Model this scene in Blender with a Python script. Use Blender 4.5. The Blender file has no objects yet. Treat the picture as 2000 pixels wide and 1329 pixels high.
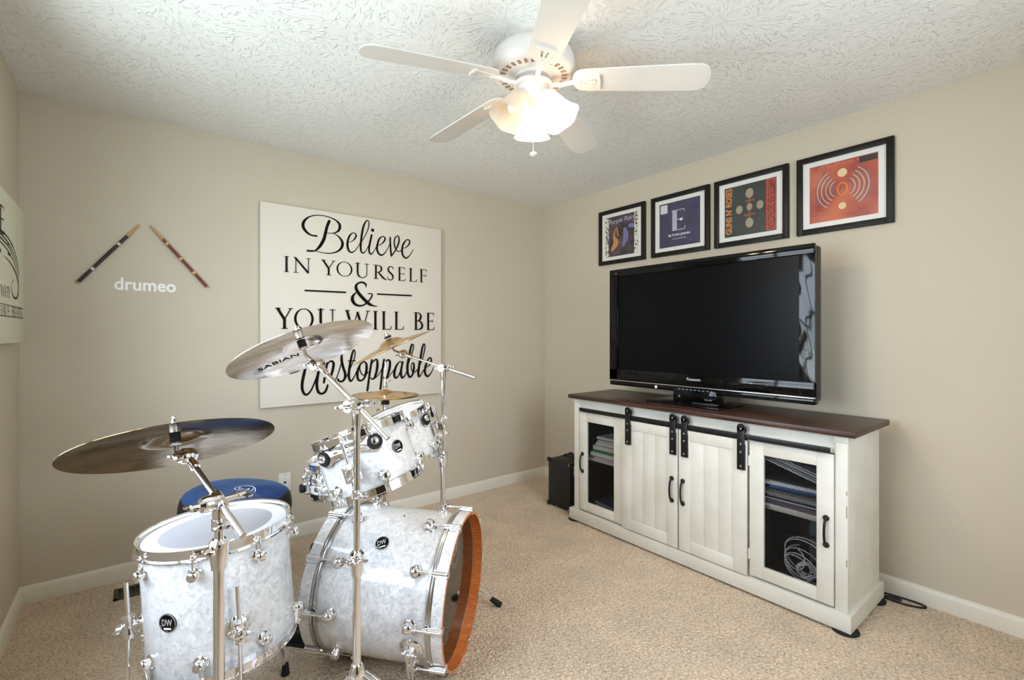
import bpy, bmesh, math, random
from mathutils import Vector as V, Matrix
random.seed(7)
sc = bpy.context.scene
C = bpy.context.collection
PI = math.pi
rad = math.radians

# ------------------------------------------------------------------ camera
cam_d = bpy.data.cameras.new('camera')
cam_d.sensor_width = 36.0
cam_d.lens = 36.0 * 929.0 / 2000.0
cam_d.shift_y = -9.0 / 2000.0
cam_d.clip_start = 0.01
cam = bpy.data.objects.new('camera', cam_d)
C.objects.link(cam)
cam.location = (-2.943, -3.217, 1.278)
cam.rotation_euler = (PI / 2, 0, rad(51.5 - 90))
sc.camera = cam

# ------------------------------------------------------------------ exposure
sc.view_settings.view_transform = 'Standard'
sc.view_settings.look = 'None'
sc.view_settings.exposure = 0.5
sc.view_settings.gamma = 1.0
sc.view_settings.use_curve_mapping = False
sc.cycles.max_bounces = 10
sc.cycles.diffuse_bounces = 6
sc.cycles.glossy_bounces = 5
sc.cycles.transparent_max_bounces = 12
sc.cycles.caustics_reflective = False
sc.cycles.caustics_refractive = False
sc.cycles.sample_clamp_indirect = 6.0

# ------------------------------------------------------------------ world: sky above, lawn below
def lin(h):
    h = h.lstrip('#')
    o = []
    for i in (0, 2, 4):
        c = int(h[i:i+2], 16) / 255
        o.append(c / 12.92 if c <= .04045 else ((c + .055) / 1.055) ** 2.4)
    return (o[0], o[1], o[2], 1)
w = bpy.data.worlds.new('daylight')
sc.world = w
w.use_nodes = True
nt = w.node_tree
bg = nt.nodes['Background']
tc = nt.nodes.new('ShaderNodeTexCoord')
sx = nt.nodes.new('ShaderNodeSeparateXYZ')
rp = nt.nodes.new('ShaderNodeValToRGB')
mp = nt.nodes.new('ShaderNodeMapRange')
mp.inputs[1].default_value = -1; mp.inputs[2].default_value = 1
nt.links.new(tc.outputs['Generated'], sx.inputs[0])
nt.links.new(sx.outputs[2], mp.inputs[0])
nt.links.new(mp.outputs[0], rp.inputs[0])
rp.color_ramp.elements[0].position = 0.40; rp.color_ramp.elements[0].color = (.16, .24, .08, 1)
rp.color_ramp.elements[1].position = 1.0; rp.color_ramp.elements[1].color = (.45, .62, 1, 1)
e = rp.color_ramp.elements.new(0.49); e.color = (.22, .30, .14, 1)
e = rp.color_ramp.elements.new(0.53); e.color = (.80, .90, 1, 1)
nt.links.new(rp.outputs[0], bg.inputs[0])
bg.inputs[1].default_value = 2.3

# ------------------------------------------------------------------ room measures
XL, YF, H = -3.367, -3.62, 2.44         # right wall is x = 0, back wall is y = 0
WY0, WY1, WZ0, WZ1 = -2.50, -1.02, 0.80, 2.08   # window opening in the left wall
FY0, FY1 = -2.15, -1.0                  # second window, front wall (x range)

# ------------------------------------------------------------------ daylight at the windows
def area(name, loc, rot, sx_, sy_, power, col, spread=180):
    l = bpy.data.lights.new(name, 'AREA')
    l.shape = 'RECTANGLE'; l.size = sx_; l.size_y = sy_
    l.energy = power; l.color = col; l.spread = rad(spread)
    o = bpy.data.objects.new(name, l); C.objects.link(o)
    o.location = loc; o.rotation_euler = rot
    return o
area('window_daylight', (XL - .22, (WY0 + WY1) / 2, (WZ0 + WZ1) / 2 + .05), (0, rad(-90 + 12), 0), WZ1 - WZ0, WY1 - WY0, 46, (.74, .86, 1.0))
area('lawn_bounce_daylight', (XL - .40, (WY0 + WY1) / 2, WZ0 - .05), (0, rad(-90 - 42), 0), .9, WY1 - WY0, 13, (.93, 1.0, .86))
area('front_window_daylight', ((FY0 + FY1) / 2, YF - .22, 1.45), (rad(90 - 8), 0, 0), FY1 - FY0, 1.25, 36, (.78, .88, 1.0))

# ------------------------------------------------------------------ material helpers
def nodes(m): return m.node_tree.nodes, m.node_tree.links
def mat(name, col, rough=.5, metal=0, coat=0, spec=None, alpha=None):
    m = bpy.data.materials.new(name); m.use_nodes = True
    p = m.node_tree.nodes['Principled BSDF']
    p.inputs['Base Color'].default_value = lin(col) if isinstance(col, str) else (*col, 1)
    p.inputs['Roughness'].default_value = rough
    p.inputs['Metallic'].default_value = metal
    p.inputs['Coat Weight'].default_value = coat
    p.inputs['Coat Roughness'].default_value = .04
    if spec is not None: p.inputs['Specular IOR Level'].default_value = spec
    return m
def add_noise(m, scale, c1, c2, detail=4, stretch=(1, 1, 1), lo=.35, hi=.65, distort=0, coords='Object'):
    N, L = nodes(m); p = N['Principled BSDF']
    t = N.new('ShaderNodeTexCoord'); mpn = N.new('ShaderNodeMapping'); mpn.inputs['Scale'].default_value = stretch
    n = N.new('ShaderNodeTexNoise'); n.inputs['Scale'].default_value = scale; n.inputs['Detail'].default_value = detail
    n.inputs['Distortion'].default_value = distort
    r = N.new('ShaderNodeValToRGB')
    r.color_ramp.elements[0].position = lo; r.color_ramp.elements[1].position = hi
    r.color_ramp.elements[0].color = lin(c1); r.color_ramp.elements[1].color = lin(c2)
    L.new(t.outputs[coords], mpn.inputs[0]); L.new(mpn.outputs[0], n.inputs[0]); L.new(n.outputs[0], r.inputs[0])
    L.new(r.outputs[0], p.inputs['Base Color'])
    return n, r
def add_bump(m, scale, strength, dist=.002, detail=3, stretch=(1, 1, 1)):
    N, L = nodes(m); p = N['Principled BSDF']
    t = N.new('ShaderNodeTexCoord'); mpn = N.new('ShaderNodeMapping'); mpn.inputs['Scale'].default_value = stretch
    n = N.new('ShaderNodeTexNoise'); n.inputs['Scale'].default_value = scale; n.inputs['Detail'].default_value = detail
    b = N.new('ShaderNodeBump'); b.inputs['Strength'].default_value = strength; b.inputs['Distance'].default_value = dist
    L.new(t.outputs['Object'], mpn.inputs[0]); L.new(mpn.outputs[0], n.inputs[0]); L.new(n.outputs[0], b.inputs['Height'])
    L.new(b.outputs[0], p.inputs['Normal'])
    return m

M = {}
M['wall'] = add_bump(mat('wall_paint', '#cbc1ae', .75), 220, .12, .001)
M['trim'] = mat('trim_paint', '#e4dfd2', .4)
# stomped ceiling: each brush print is a burst of short ridges round its own centre
m = mat('stomped_ceiling', '#ecebe8', .85)
N, L = nodes(m); p = N['Principled BSDF']
t = N.new('ShaderNodeTexCoord')
wob = N.new('ShaderNodeTexNoise'); wob.inputs['Scale'].default_value = 9; wob.inputs['Detail'].default_value = 2
L.new(t.outputs['Object'], wob.inputs[0])
wm = N.new('ShaderNodeMix'); wm.data_type = 'VECTOR'; wm.inputs[0].default_value = .02
L.new(t.outputs['Object'], wm.inputs[4]); L.new(wob.outputs[1], wm.inputs[5])
hts = []
for sc_, off in ((3.9, 0.0), (3.3, 3.7)):
    mpn = N.new('ShaderNodeMapping'); mpn.inputs['Location'].default_value = (off, off * .7, 0)
    L.new(wm.outputs[1], mpn.inputs[0])
    vo = N.new('ShaderNodeTexVoronoi'); vo.voronoi_dimensions = '2D'; vo.inputs['Scale'].default_value = sc_
    L.new(mpn.outputs[0], vo.inputs['Vector'])
    sb = N.new('ShaderNodeVectorMath'); sb.operation = 'SUBTRACT'
    L.new(mpn.outputs[0], sb.inputs[0]); L.new(vo.outputs['Position'], sb.inputs[1])
    sp = N.new('ShaderNodeSeparateXYZ'); L.new(sb.outputs[0], sp.inputs[0])
    at2 = N.new('ShaderNodeMath'); at2.operation = 'ARCTAN2'; L.new(sp.outputs[1], at2.inputs[0]); L.new(sp.outputs[0], at2.inputs[1])
    am = N.new('ShaderNodeMath'); am.operation = 'MULTIPLY'; am.inputs[1].default_value = 9.0; L.new(at2.outputs[0], am.inputs[0])
    dm = N.new('ShaderNodeMath'); dm.operation = 'MULTIPLY'; dm.inputs[1].default_value = 5.5; L.new(vo.outputs['Distance'], dm.inputs[0])
    sc3 = N.new('ShaderNodeSeparateColor'); L.new(vo.outputs['Color'], sc3.inputs[0])
    rm = N.new('ShaderNodeMath'); rm.operation = 'MULTIPLY'; rm.inputs[1].default_value = 40; L.new(sc3.outputs[0], rm.inputs[0])
    cb = N.new('ShaderNodeCombineXYZ'); L.new(am.outputs[0], cb.inputs[0]); L.new(dm.outputs[0], cb.inputs[1]); L.new(rm.outputs[0], cb.inputs[2])
    n = N.new('ShaderNodeTexNoise'); n.inputs['Scale'].default_value = 1.25; n.inputs['Detail'].default_value = 1.5; L.new(cb.outputs[0], n.inputs[0])
    r = N.new('ShaderNodeMapRange'); r.interpolation_type = 'SMOOTHSTEP'; r.inputs[1].default_value = .59; r.inputs[2].default_value = .68; L.new(n.outputs[0], r.inputs[0])
    hts.append(r)
mx = N.new('ShaderNodeMath'); mx.operation = 'MAXIMUM'; L.new(hts[0].outputs[0], mx.inputs[0]); L.new(hts[1].outputs[0], mx.inputs[1])
fn = N.new('ShaderNodeTexNoise'); fn.inputs['Scale'].default_value = 60; fn.inputs['Detail'].default_value = 3; L.new(t.outputs['Object'], fn.inputs[0])
ad = N.new('ShaderNodeMath'); ad.operation = 'MULTIPLY_ADD'; ad.inputs[1].default_value = .22; L.new(fn.outputs[0], ad.inputs[0]); L.new(mx.outputs[0], ad.inputs[2])
b = N.new('ShaderNodeBump'); b.inputs['Strength'].default_value = .6; b.inputs['Distance'].default_value = .006
L.new(ad.outputs[0], b.inputs['Height']); L.new(b.outputs[0], p.inputs['Normal'])
M['ceiling'] = m
# carpet
m = mat('beige_carpet', '#c9b08e', .95, spec=.1)
N, L = nodes(m); p = N['Principled BSDF']
n, r = add_noise(m, 110, '#c4a179', '#ffe9cd', 6, lo=.30, hi=.55, distort=.8)
big = N.new('ShaderNodeTexNoise'); big.inputs['Scale'].default_value = 5; big.inputs['Detail'].default_value = 5
L.new(N['Texture Coordinate'].outputs['Object'], big.inputs[0])
r2 = N.new('ShaderNodeValToRGB'); r2.color_ramp.elements[0].position = .3; r2.color_ramp.elements[1].position = .7
r2.color_ramp.elements[0].color = (.88, .87, .86, 1); r2.color_ramp.elements[1].color = (1.08, 1.06, 1.03, 1)
L.new(big.outputs[0], r2.inputs[0])
mxr = N.new('ShaderNodeMix'); mxr.data_type = 'RGBA'; mxr.blend_type = 'MULTIPLY'; mxr.inputs[0].default_value = 1
L.new(r.outputs[0], mxr.inputs[6]); L.new(r2.outputs[0], mxr.inputs[7]); L.new(mxr.outputs[2], p.inputs['Base Color'])
n2 = N.new('ShaderNodeTexNoise'); n2.inputs['Scale'].default_value = 75; n2.inputs['Detail'].default_value = 5; n2.inputs['Distortion'].default_value = .6
L.new(N['Texture Coordinate'].outputs['Object'], n2.inputs[0])
b = N.new('ShaderNodeBump'); b.inputs['Strength'].default_value = 1; b.inputs['Distance'].default_value = .03
L.new(n2.outputs[0], b.inputs['Height']); L.new(b.outputs[0], p.inputs['Normal'])
p.inputs['Sheen Weight'].default_value = .3; p.inputs['Sheen Roughness'].default_value = .5
M['carpet'] = m
# white marine pearl wrap
def pearl(name, c0, c1, c2):
    m = mat(name, '#dfe1e4', .28, 0, .8)
    N, L = nodes(m); p = N['Principled BSDF']
    t = N.new('ShaderNodeTexCoord')
    wn = N.new('ShaderNodeTexNoise'); wn.inputs['Scale'].default_value = 22; wn.inputs['Detail'].default_value = 2
    L.new(t.outputs['Object'], wn.inputs[0])
    mv = N.new('ShaderNodeMix'); mv.data_type = 'VECTOR'; mv.inputs[0].default_value = .08
    L.new(t.outputs['Object'], mv.inputs[4]); L.new(wn.outputs[1], mv.inputs[5])
    vo = N.new('ShaderNodeTexVoronoi'); vo.inputs['Scale'].default_value = 75; vo.feature = 'F1'
    L.new(mv.outputs[1], vo.inputs['Vector'])
    s3 = N.new('ShaderNodeSeparateColor'); L.new(vo.outputs['Color'], s3.inputs[0])
    n = N.new('ShaderNodeTexNoise'); n.inputs['Scale'].default_value = 30; n.inputs['Detail'].default_value = 5; n.inputs['Distortion'].default_value = 2.5
    L.new(t.outputs['Object'], n.inputs[0])
    av = N.new('ShaderNodeMath'); av.operation = 'MULTIPLY_ADD'; av.inputs[1].default_value = .45
    L.new(s3.outputs[0], av.inputs[0]); L.new(n.outputs[0], av.inputs[2])
    r = N.new('ShaderNodeValToRGB')
    r.color_ramp.elements[0].position = .42; r.color_ramp.elements[0].color = lin(c0)
    r.color_ramp.elements[1].position = 1.0; r.color_ramp.elements[1].color = lin(c2)
    e = r.color_ramp.elements.new(.72); e.color = lin(c1)
    L.new(av.outputs[0], r.inputs[0]); L.new(r.outputs[0], p.inputs['Base Color'])
    rr = N.new('ShaderNodeMapRange'); rr.inputs[1].default_value = .4; rr.inputs[2].default_value = 1; rr.inputs[3].default_value = .5; rr.inputs[4].default_value = .15
    L.new(av.outputs[0], rr.inputs[0]); L.new(rr.outputs[0], p.inputs['Roughness'])
    b = N.new('ShaderNodeBump'); b.inputs['Strength'].default_value = .25; b.inputs['Distance'].default_value = .002
    L.new(av.outputs[0], b.inputs['Height']); L.new(b.outputs[0], p.inputs['Normal'])
    return m
M['pearl'] = pearl('white_pearl_wrap', '#d6d6d8', '#ecebea', '#ffffff')
M['chrome'] = mat('chrome', (.93, .93, .95), .05, 1)
M['steel'] = mat('brushed_steel', (.62, .61, .60), .22, 1)
M['black'] = mat('black_plastic', '#121214', .45)
M['gloss_black'] = mat('gloss_black', '#050506', .06, spec=.28)
M['screen'] = mat('screen_glass', '#06070a', .28, spec=.12)
M['rubber'] = mat('black_rubber', '#0b0b0c', .7)
M['iron'] = mat('black_iron', '#18191b', .42, .3)
M['silver_print'] = mat('silver_print', '#d8d8dc', .35, .6)
M['white_print'] = mat('white_print', '#ffffff', .6)
M['ink'] = mat('black_ink', '#120a08', .7, spec=.12)
M['ink2'] = mat('charcoal_ink', '#2e2a22', .7, spec=.12)
M['canvas'] = add_bump(mat('cream_canvas', '#e2dacd', .8), 900, .15, .0005)
M['canvas2'] = add_bump(mat('ivory_canvas', '#d9d6c0', .8), 900, .15, .0005)
M['head'] = mat('coated_head', '#e6e6e8', .5)
M['head_grey'] = mat('frosted_head', '#b4b3b7', .45)
M['clear_head'] = mat('dark_mirror_head', '#140b06', .07, 0, 0, spec=.8)
m = mat('orange_maple', '#c8641e', .28, 0, .7)
add_noise(m, 30, '#c8652c', '#e58a48', 4, (1, 1, 6)); M['orange'] = m
m = mat('console_white', '#e3e1d8', .5); add_noise(m, 6, '#dcdacf', '#e8e6de', 5); M['cwhite'] = m
m = mat('distressed_mark', '#8d8468', .8); M['worn'] = m
m = mat('dark_walnut_top', '#4a2a20', .38)
add_noise(m, 3, '#1c1412', '#553629', 8, (30, 1.6, 30), .32, .68, .3); add_bump(m, 3, .35, .002, 8, (30, 1.6, 30)); M['walnut'] = m
m = mat('blue_velvet', '#15396f', .85)
m.node_tree.nodes['Principled BSDF'].inputs['Sheen Weight'].default_value = .25
m.node_tree.nodes['Principled BSDF'].inputs['Sheen Tint'].default_value = (.35, .6, 1, 1)
add_noise(m, 7, '#0a2350', '#163f7a', 3); M['velvet'] = m
M['vinyl'] = mat('black_vinyl', '#151313', .5)
M['tolex'] = add_bump(mat('black_tolex', '#141416', .55), 500, .5, .001)
M['fan'] = mat('white_enamel', '#dad5d0', .4)
M['fan_dark'] = mat('vent_shadow_metal', '#8a7466', .7)
M['plate'] = mat('outlet_plastic', '#e9e7e0', .35)
M['frame'] = mat('black_frame', '#15100d', .5, spec=.3)
M['matboard'] = mat('white_matboard', '#f0eee9', .8)
M['vent'] = mat('bronze_register', '#5a4d3f', .5, .4)
M['cable_white'] = mat('white_cable', '#e6e8ee', .5)
M['wood_stick'] = mat('hickory', '#c79a64', .5)
M['paper'] = mat('paper_pages', '#e3e3e2', .8)
def metal_cymbal(name, c1, c2, rough, cval):
    m = mat(name, c1, rough, 1)
    N, L = nodes(m); p = N['Principled BSDF']
    t = N.new('ShaderNodeTexCoord')
    n = N.new('ShaderNodeTexNoise'); n.inputs['Scale'].default_value = cval; n.inputs['Detail'].default_value = 6; n.inputs['Distortion'].default_value = 1.2
    mpn = N.new('ShaderNodeMapping'); mpn.inputs['Scale'].default_value = (1, 3, 1)
    L.new(t.outputs['Object'], mpn.inputs[0]); L.new(mpn.outputs[0], n.inputs[0])
    r = N.new('ShaderNodeValToRGB'); r.color_ramp.elements[0].position = .32; r.color_ramp.elements[1].position = .68
    r.color_ramp.elements[0].color = lin(c1); r.color_ramp.elements[1].color = lin(c2)
    L.new(n.outputs[0], r.inputs[0]); L.new(r.outputs[0], p.inputs['Base Color'])
    v = N.new('ShaderNodeTexVoronoi'); v.inputs['Scale'].default_value = 38; v.feature = 'SMOOTH_F1'
    L.new(t.outputs['Object'], v.inputs['Vector'])
    b = N.new('ShaderNodeBump'); b.inputs['Strength'].default_value = .18; b.inputs['Distance'].default_value = .0015
    L.new(v.outputs['Distance'], b.inputs['Height']); L.new(b.outputs[0], p.inputs['Normal'])
    return m
M['cym_dark'] = metal_cymbal('dark_bronze', '#5e4e38', '#8a7250', .14, 6)
M['cym_silver'] = metal_cymbal('brilliant_bronze', '#d0bba8', '#faf7f3', .15, 8)
M['cym_gold'] = metal_cymbal('gold_bronze', '#b98a4c', '#efcf94', .26, 12)
# window glass
m = bpy.data.materials.new('window_glass'); m.use_nodes = True
N, L = nodes(m); N.remove(N['Principled BSDF'])
tr = N.new('ShaderNodeBsdfTransparent'); gl = N.new('ShaderNodeBsdfGlossy'); gl.inputs['Roughness'].default_value = .02
lw = N.new('ShaderNodeLayerWeight'); pw_ = N.new('ShaderNodeMath'); pw_.operation = 'POWER'; pw_.inputs[1].default_value = 5
fr = N.new('ShaderNodeMath'); fr.operation = 'MULTIPLY_ADD'; fr.inputs[1].default_value = .9; fr.inputs[2].default_value = .035; ms = N.new('ShaderNodeMixShader')
lw.inputs[0].default_value = .5; L.new(lw.outputs['Facing'], pw_.inputs[0]); L.new(pw_.outputs[0], fr.inputs[0])
L.new(fr.outputs[0], ms.inputs[0]); L.new(tr.outputs[0], ms.inputs[1]); L.new(gl.outputs[0], ms.inputs[2])
L.new(ms.outputs[0], N['Material Output'].inputs[0]); M['glass'] = m
# picture glass: clear, faint mirror
m = m.copy(); m.name = 'picture_glass'; M['pglass'] = m
# frosted lamp shade, lit / dim
def shade_mat(name, col, em):
    m = bpy.data.materials.new(name); m.use_nodes = True
    N, L = nodes(m); N.remove(N['Principled BSDF'])
    tr = N.new('ShaderNodeBsdfTranslucent'); tr.inputs[0].default_value = lin('#f6ead8')
    df = N.new('ShaderNodeBsdfPrincipled'); df.inputs['Base Color'].default_value = lin('#efe2d0'); df.inputs['Roughness'].default_value = .3
    mx = N.new('ShaderNodeMixShader'); mx.inputs[0].default_value = .75
    L.new(tr.outputs[0], mx.inputs[1]); L.new(df.outputs[0], mx.inputs[2])
    tp = N.new('ShaderNodeBsdfTransparent'); m2 = N.new('ShaderNodeMixShader'); m2.inputs[0].default_value = .05
    L.new(mx.outputs[0], m2.inputs[1]); L.new(tp.outputs[0], m2.inputs[2])
    em_ = N.new('ShaderNodeEmission'); em_.inputs[0].default_value = (*col, 1); em_.inputs[1].default_value = em
    ad = N.new('ShaderNodeAddShader'); L.new(m2.outputs[0], ad.inputs[0]); L.new(em_.outputs[0], ad.inputs[1])
    L.new(ad.outputs[0], N['Material Output'].inputs[0])
    return m
M['shade_lit'] = shade_mat('lit_frosted_glass', (1, .86, .66), .35)
M['shade_dim'] = shade_mat('unlit_frosted_glass', (1, .8, .6), .0)
def plain(h, rough=.6): 
    k = 'c' + h
    if k not in M: M[k] = mat('tint_' + h.strip('#'), h, rough)
    return M[k]

# ------------------------------------------------------------------ mesh helpers
def basis(n):
    n = V(n).normalized()
    h = V((0, 0, 1)) if abs(n.z) < .9 else V((1, 0, 0))
    x = h.cross(n).normalized(); y = n.cross(x)
    return n, x, y
def catmull(pts, k=6):
    out = []; n = len(pts)
    for i in range(n - 1):
        p0 = pts[max(i-1, 0)]; p1 = pts[i]; p2 = pts[i+1]; p3 = pts[min(i+2, n-1)]
        for j in range(k):
            t = j / k
            out.append(tuple(.5 * (2*b + (c-a)*t + (2*a-5*b+4*c-d)*t*t + (3*b-a-3*c+d)*t**3) for a, b, c, d in zip(p0, p1, p2, p3)))
    out.append(tuple(pts[-1])); return out
class MB:
    def __init__(s): s.bm = bmesh.new(); s.depth = 0
    def box(s, c, size, rot=None, bevel=0, seg=2):
        t = bmesh.new()
        mtx = Matrix.Translation(V(c)) @ (rot.to_4x4() if rot else Matrix()) @ Matrix.Diagonal((*size, 1))
        bmesh.ops.create_cube(t, size=1, matrix=mtx)
        if bevel: bmesh.ops.bevel(t, geom=t.edges[:], offset=bevel, segments=seg, affect='EDGES', profile=.5)
        s.merge(t); return s
    def bb(s, x0, x1, y0, y1, z0, z1, bevel=0):
        return s.box(((x0+x1)/2, (y0+y1)/2, (z0+z1)/2), (abs(x1-x0), abs(y1-y0), abs(z1-z0)), None, bevel)
    def merge(s, t):
        me = bpy.data.meshes.new('t'); t.to_mesh(me); t.free(); s.bm.from_mesh(me); bpy.data.meshes.remove(me)
    def lathe(s, prof, o, ax, seg=48, closed=False, cap=True, rfun=None):
        n, x, y = basis(ax); o = V(o); rings = []
        for r, h in prof:
            if r < 1e-6: rings.append([s.bm.verts.new(o + n*h)]); continue
            rings.append([s.bm.verts.new(o + n*h + (x*math.cos(2*PI*i/seg) + y*math.sin(2*PI*i/seg)) * (r*(rfun(2*PI*i/seg, h) if rfun else 1))) for i in range(seg)])
        pairs = list(zip(rings, rings[1:]))
        if closed: pairs.append((rings[-1], rings[0]))
        for a, b in pairs:
            if len(a) == 1 and len(b) == 1: continue
            for i in range(seg):
                j = (i+1) % seg
                if len(a) == 1: s.bm.faces.new((a[0], b[j], b[i]))
                elif len(b) == 1: s.bm.faces.new((a[i], a[j], b[0]))
                else: s.bm.faces.new((a[i], a[j], b[j], b[i]))
        if cap and not closed:
            if len(rings[0]) > 1: s.bm.faces.new(rings[0][::-1])
            if len(rings[-1]) > 1: s.bm.faces.new(rings[-1])
        return s
    def cyl(s, a, b, r, r2=None, seg=20):
        a = V(a); b = V(b); d = b - a
        return s.lathe([(r, 0), (r if r2 is None else r2, d.length)], a, d, seg)
    def tube(s, pts, r, seg=8, smooth=0, closed=False):
        if smooth: pts = catmull([tuple(p) for p in pts], smooth)
        pts = [V(p) for p in pts]; n = len(pts)
        rs = r if isinstance(r, (list, tuple)) else [r]*n
        t0 = (pts[1]-pts[0]).normalized(); _, x, y = basis(t0); rings = []
        for i, p in enumerate(pts):
            t = (pts[min(i+1, n-1)] - pts[max(i-1, 0)]).normalized()
            x = (x - t*x.dot(t)).normalized(); y = t.cross(x)
            rings.append([s.bm.verts.new(p + (x*math.cos(2*PI*k/seg) + y*math.sin(2*PI*k/seg))*rs[i]) for k in range(seg)])
        for a, b in zip(rings, rings[1:]):
            for k in range(seg):
                j = (k+1) % seg; s.bm.faces.new((a[k], a[j], b[j], b[k]))
        s.bm.faces.new(rings[0][::-1]); s.bm.faces.new(rings[-1]); return s
    def sphere(s, c, r, sc_=(1, 1, 1), seg=16):
        t = bmesh.new(); bmesh.ops.create_uvsphere(t, u_segments=seg, v_segments=seg//2+2, radius=r, matrix=Matrix.Translation(V(c)) @ Matrix.Diagonal((*sc_, 1)))
        s.merge(t); return s
    def prism(s, outline, o, xd, yd, th):
        # outline in (u, v) drawn in the plane o + u*xd + v*yd, thickened by th along xd x yd
        o = V(o); xd = V(xd); yd = V(yd); nd = xd.cross(yd).normalized()
        a = [s.bm.verts.new(o + xd*u + yd*v) for u, v in outline]
        b = [s.bm.verts.new(o + xd*u + yd*v + nd*th) for u, v in outline]
        s.bm.faces.new(a[::-1]); s.bm.faces.new(b)
        for i in range(len(a)):
            j = (i+1) % len(a); s.bm.faces.new((a[i], a[j], b[j], b[i]))
        return s
    def ribbon(s, pts, fn, k=5):
        # pts: (u, v, width); fn maps (u, v) to 3D; painted stroke with round ends, each step a hair further
        # off the surface than the one before so that crossing strokes never share a plane
        P = catmull(pts, k) if k > 1 and len(pts) > 2 else [tuple(p) for p in pts]
        n = len(P); Lf, Rt = [], []
        o_, a_, b_ = V(fn(0, 0)), V(fn(1, 0)), V(fn(0, 1)); nr = (a_-o_).cross(b_-o_).normalized() if k > 1 else V((0, 0, 0))
        if nr.dot(V((-2.0, -2.5, 1.3)) - o_) < 0: nr = -nr
        def put(q): return s.bm.verts.new(V(fn(*q)) + nr*(s.depth*2.5e-6))
        for i, (u, v, w_) in enumerate(P):
            a = P[max(i-1, 0)]; b = P[min(i+1, n-1)]
            dx, dy = b[0]-a[0], b[1]-a[1]; l = math.hypot(dx, dy) or 1; nx, ny = -dy/l*w_/2, dx/l*w_/2
            s.depth += 1
            Lf.append(put((u+nx, v+ny))); Rt.append(put((u-nx, v-ny)))
        for i in range(n-1): s.bm.faces.new((Lf[i], Lf[i+1], Rt[i+1], Rt[i]))
        for e_, d_ in ((0, 1), (n-1, -1)):
            u, v, w_ = P[e_]; q = P[e_+d_]; an = math.atan2(v-q[1], u-q[0])
            arc = [put((u+math.cos(an+t_)*w_/2, v+math.sin(an+t_)*w_/2)) for t_ in [rad(-60+30*j) for j in range(5)]]
            ends = (Rt[e_], Lf[e_]) if d_ < 0 else (Lf[e_], Rt[e_])
            s.bm.faces.new([ends[0]] + arc + [ends[1]])
        return s
    def build(s, name, m, parent=None, loc=None, sharp=38, label=None, flat=False):
        off = V((0, 0, 0))
        if parent is not None:
            q = parent
            while q is not None: off += q.location; q = q.parent
        elif loc is not None: off = V(loc)
        bmesh.ops.recalc_face_normals(s.bm, faces=s.bm.faces[:])
        if off.length: bmesh.ops.translate(s.bm, verts=s.bm.verts[:], vec=-off)
        me = bpy.data.meshes.new(name); s.bm.to_mesh(me); s.bm.free()
        me.materials.append(m if not isinstance(m, str) else M[m])
        if not flat:
            for pgn in me.polygons: pgn.use_smooth = True
            me.set_sharp_from_angle(angle=rad(sharp))
        o = bpy.data.objects.new(name, me); C.objects.link(o)
        if parent is not None: o.parent = parent
        elif loc is not None: o.location = loc
        if label: o['label'] = label
        return o
def tag(o, label, cat, group=None, kind=None):
    o['label'] = label; o['category'] = cat
    if group: o['group'] = group
    if kind: o['kind'] = kind
    return o
def thing(name, label, cat, loc, group=None):
    o = bpy.data.objects.new(name, None); C.objects.link(o); o.location = loc; o.empty_display_size = .05
    return tag(o, label, cat, group)
def struct(name, mb, m, label=None):
    o = mb.build(name, m); o['kind'] = 'structure'
    if label: o['label'] = label
    return o
def text(body, name, m, parent, o, xd, yd, width=None, size=.05, ext=.0004, bold=0, label=None):
    cu = bpy.data.curves.new('t', 'FONT'); cu.body = body; cu.size = 1; cu.extrude = 0; cu.offset = bold; cu.align_x = 'CENTER'; cu.align_y = 'CENTER'
    cu.resolution_u = 3
    to = bpy.data.objects.new('t', cu); C.objects.link(to)
    dg = bpy.context.evaluated_depsgraph_get(); me = bpy.data.meshes.new_from_object(to.evaluated_get(dg))
    bpy.data.objects.remove(to); bpy.data.curves.remove(cu)
    xs = [v.co.x for v in me.vertices]; ys = [v.co.y for v in me.vertices]
    if width: sxx = width/(max(xs)-min(xs)); 
    else: sxx = size
    syy = size/(max(ys)-min(ys)) if size else sxx
    cx, cy = (max(xs)+min(xs))/2, (max(ys)+min(ys))/2
    xd = V(xd).normalized(); yd = V(yd).normalized(); o = V(o)
    bm = bmesh.new(); bm.from_mesh(me); bpy.data.meshes.remove(me)
    for v in bm.verts: v.co = o + xd*((v.co.x-cx)*sxx) + yd*((v.co.y-cy)*syy)
    mb = MB(); mb.bm.free(); mb.bm = bm
    return mb.build(name, m, parent, label=label, flat=True)

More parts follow.
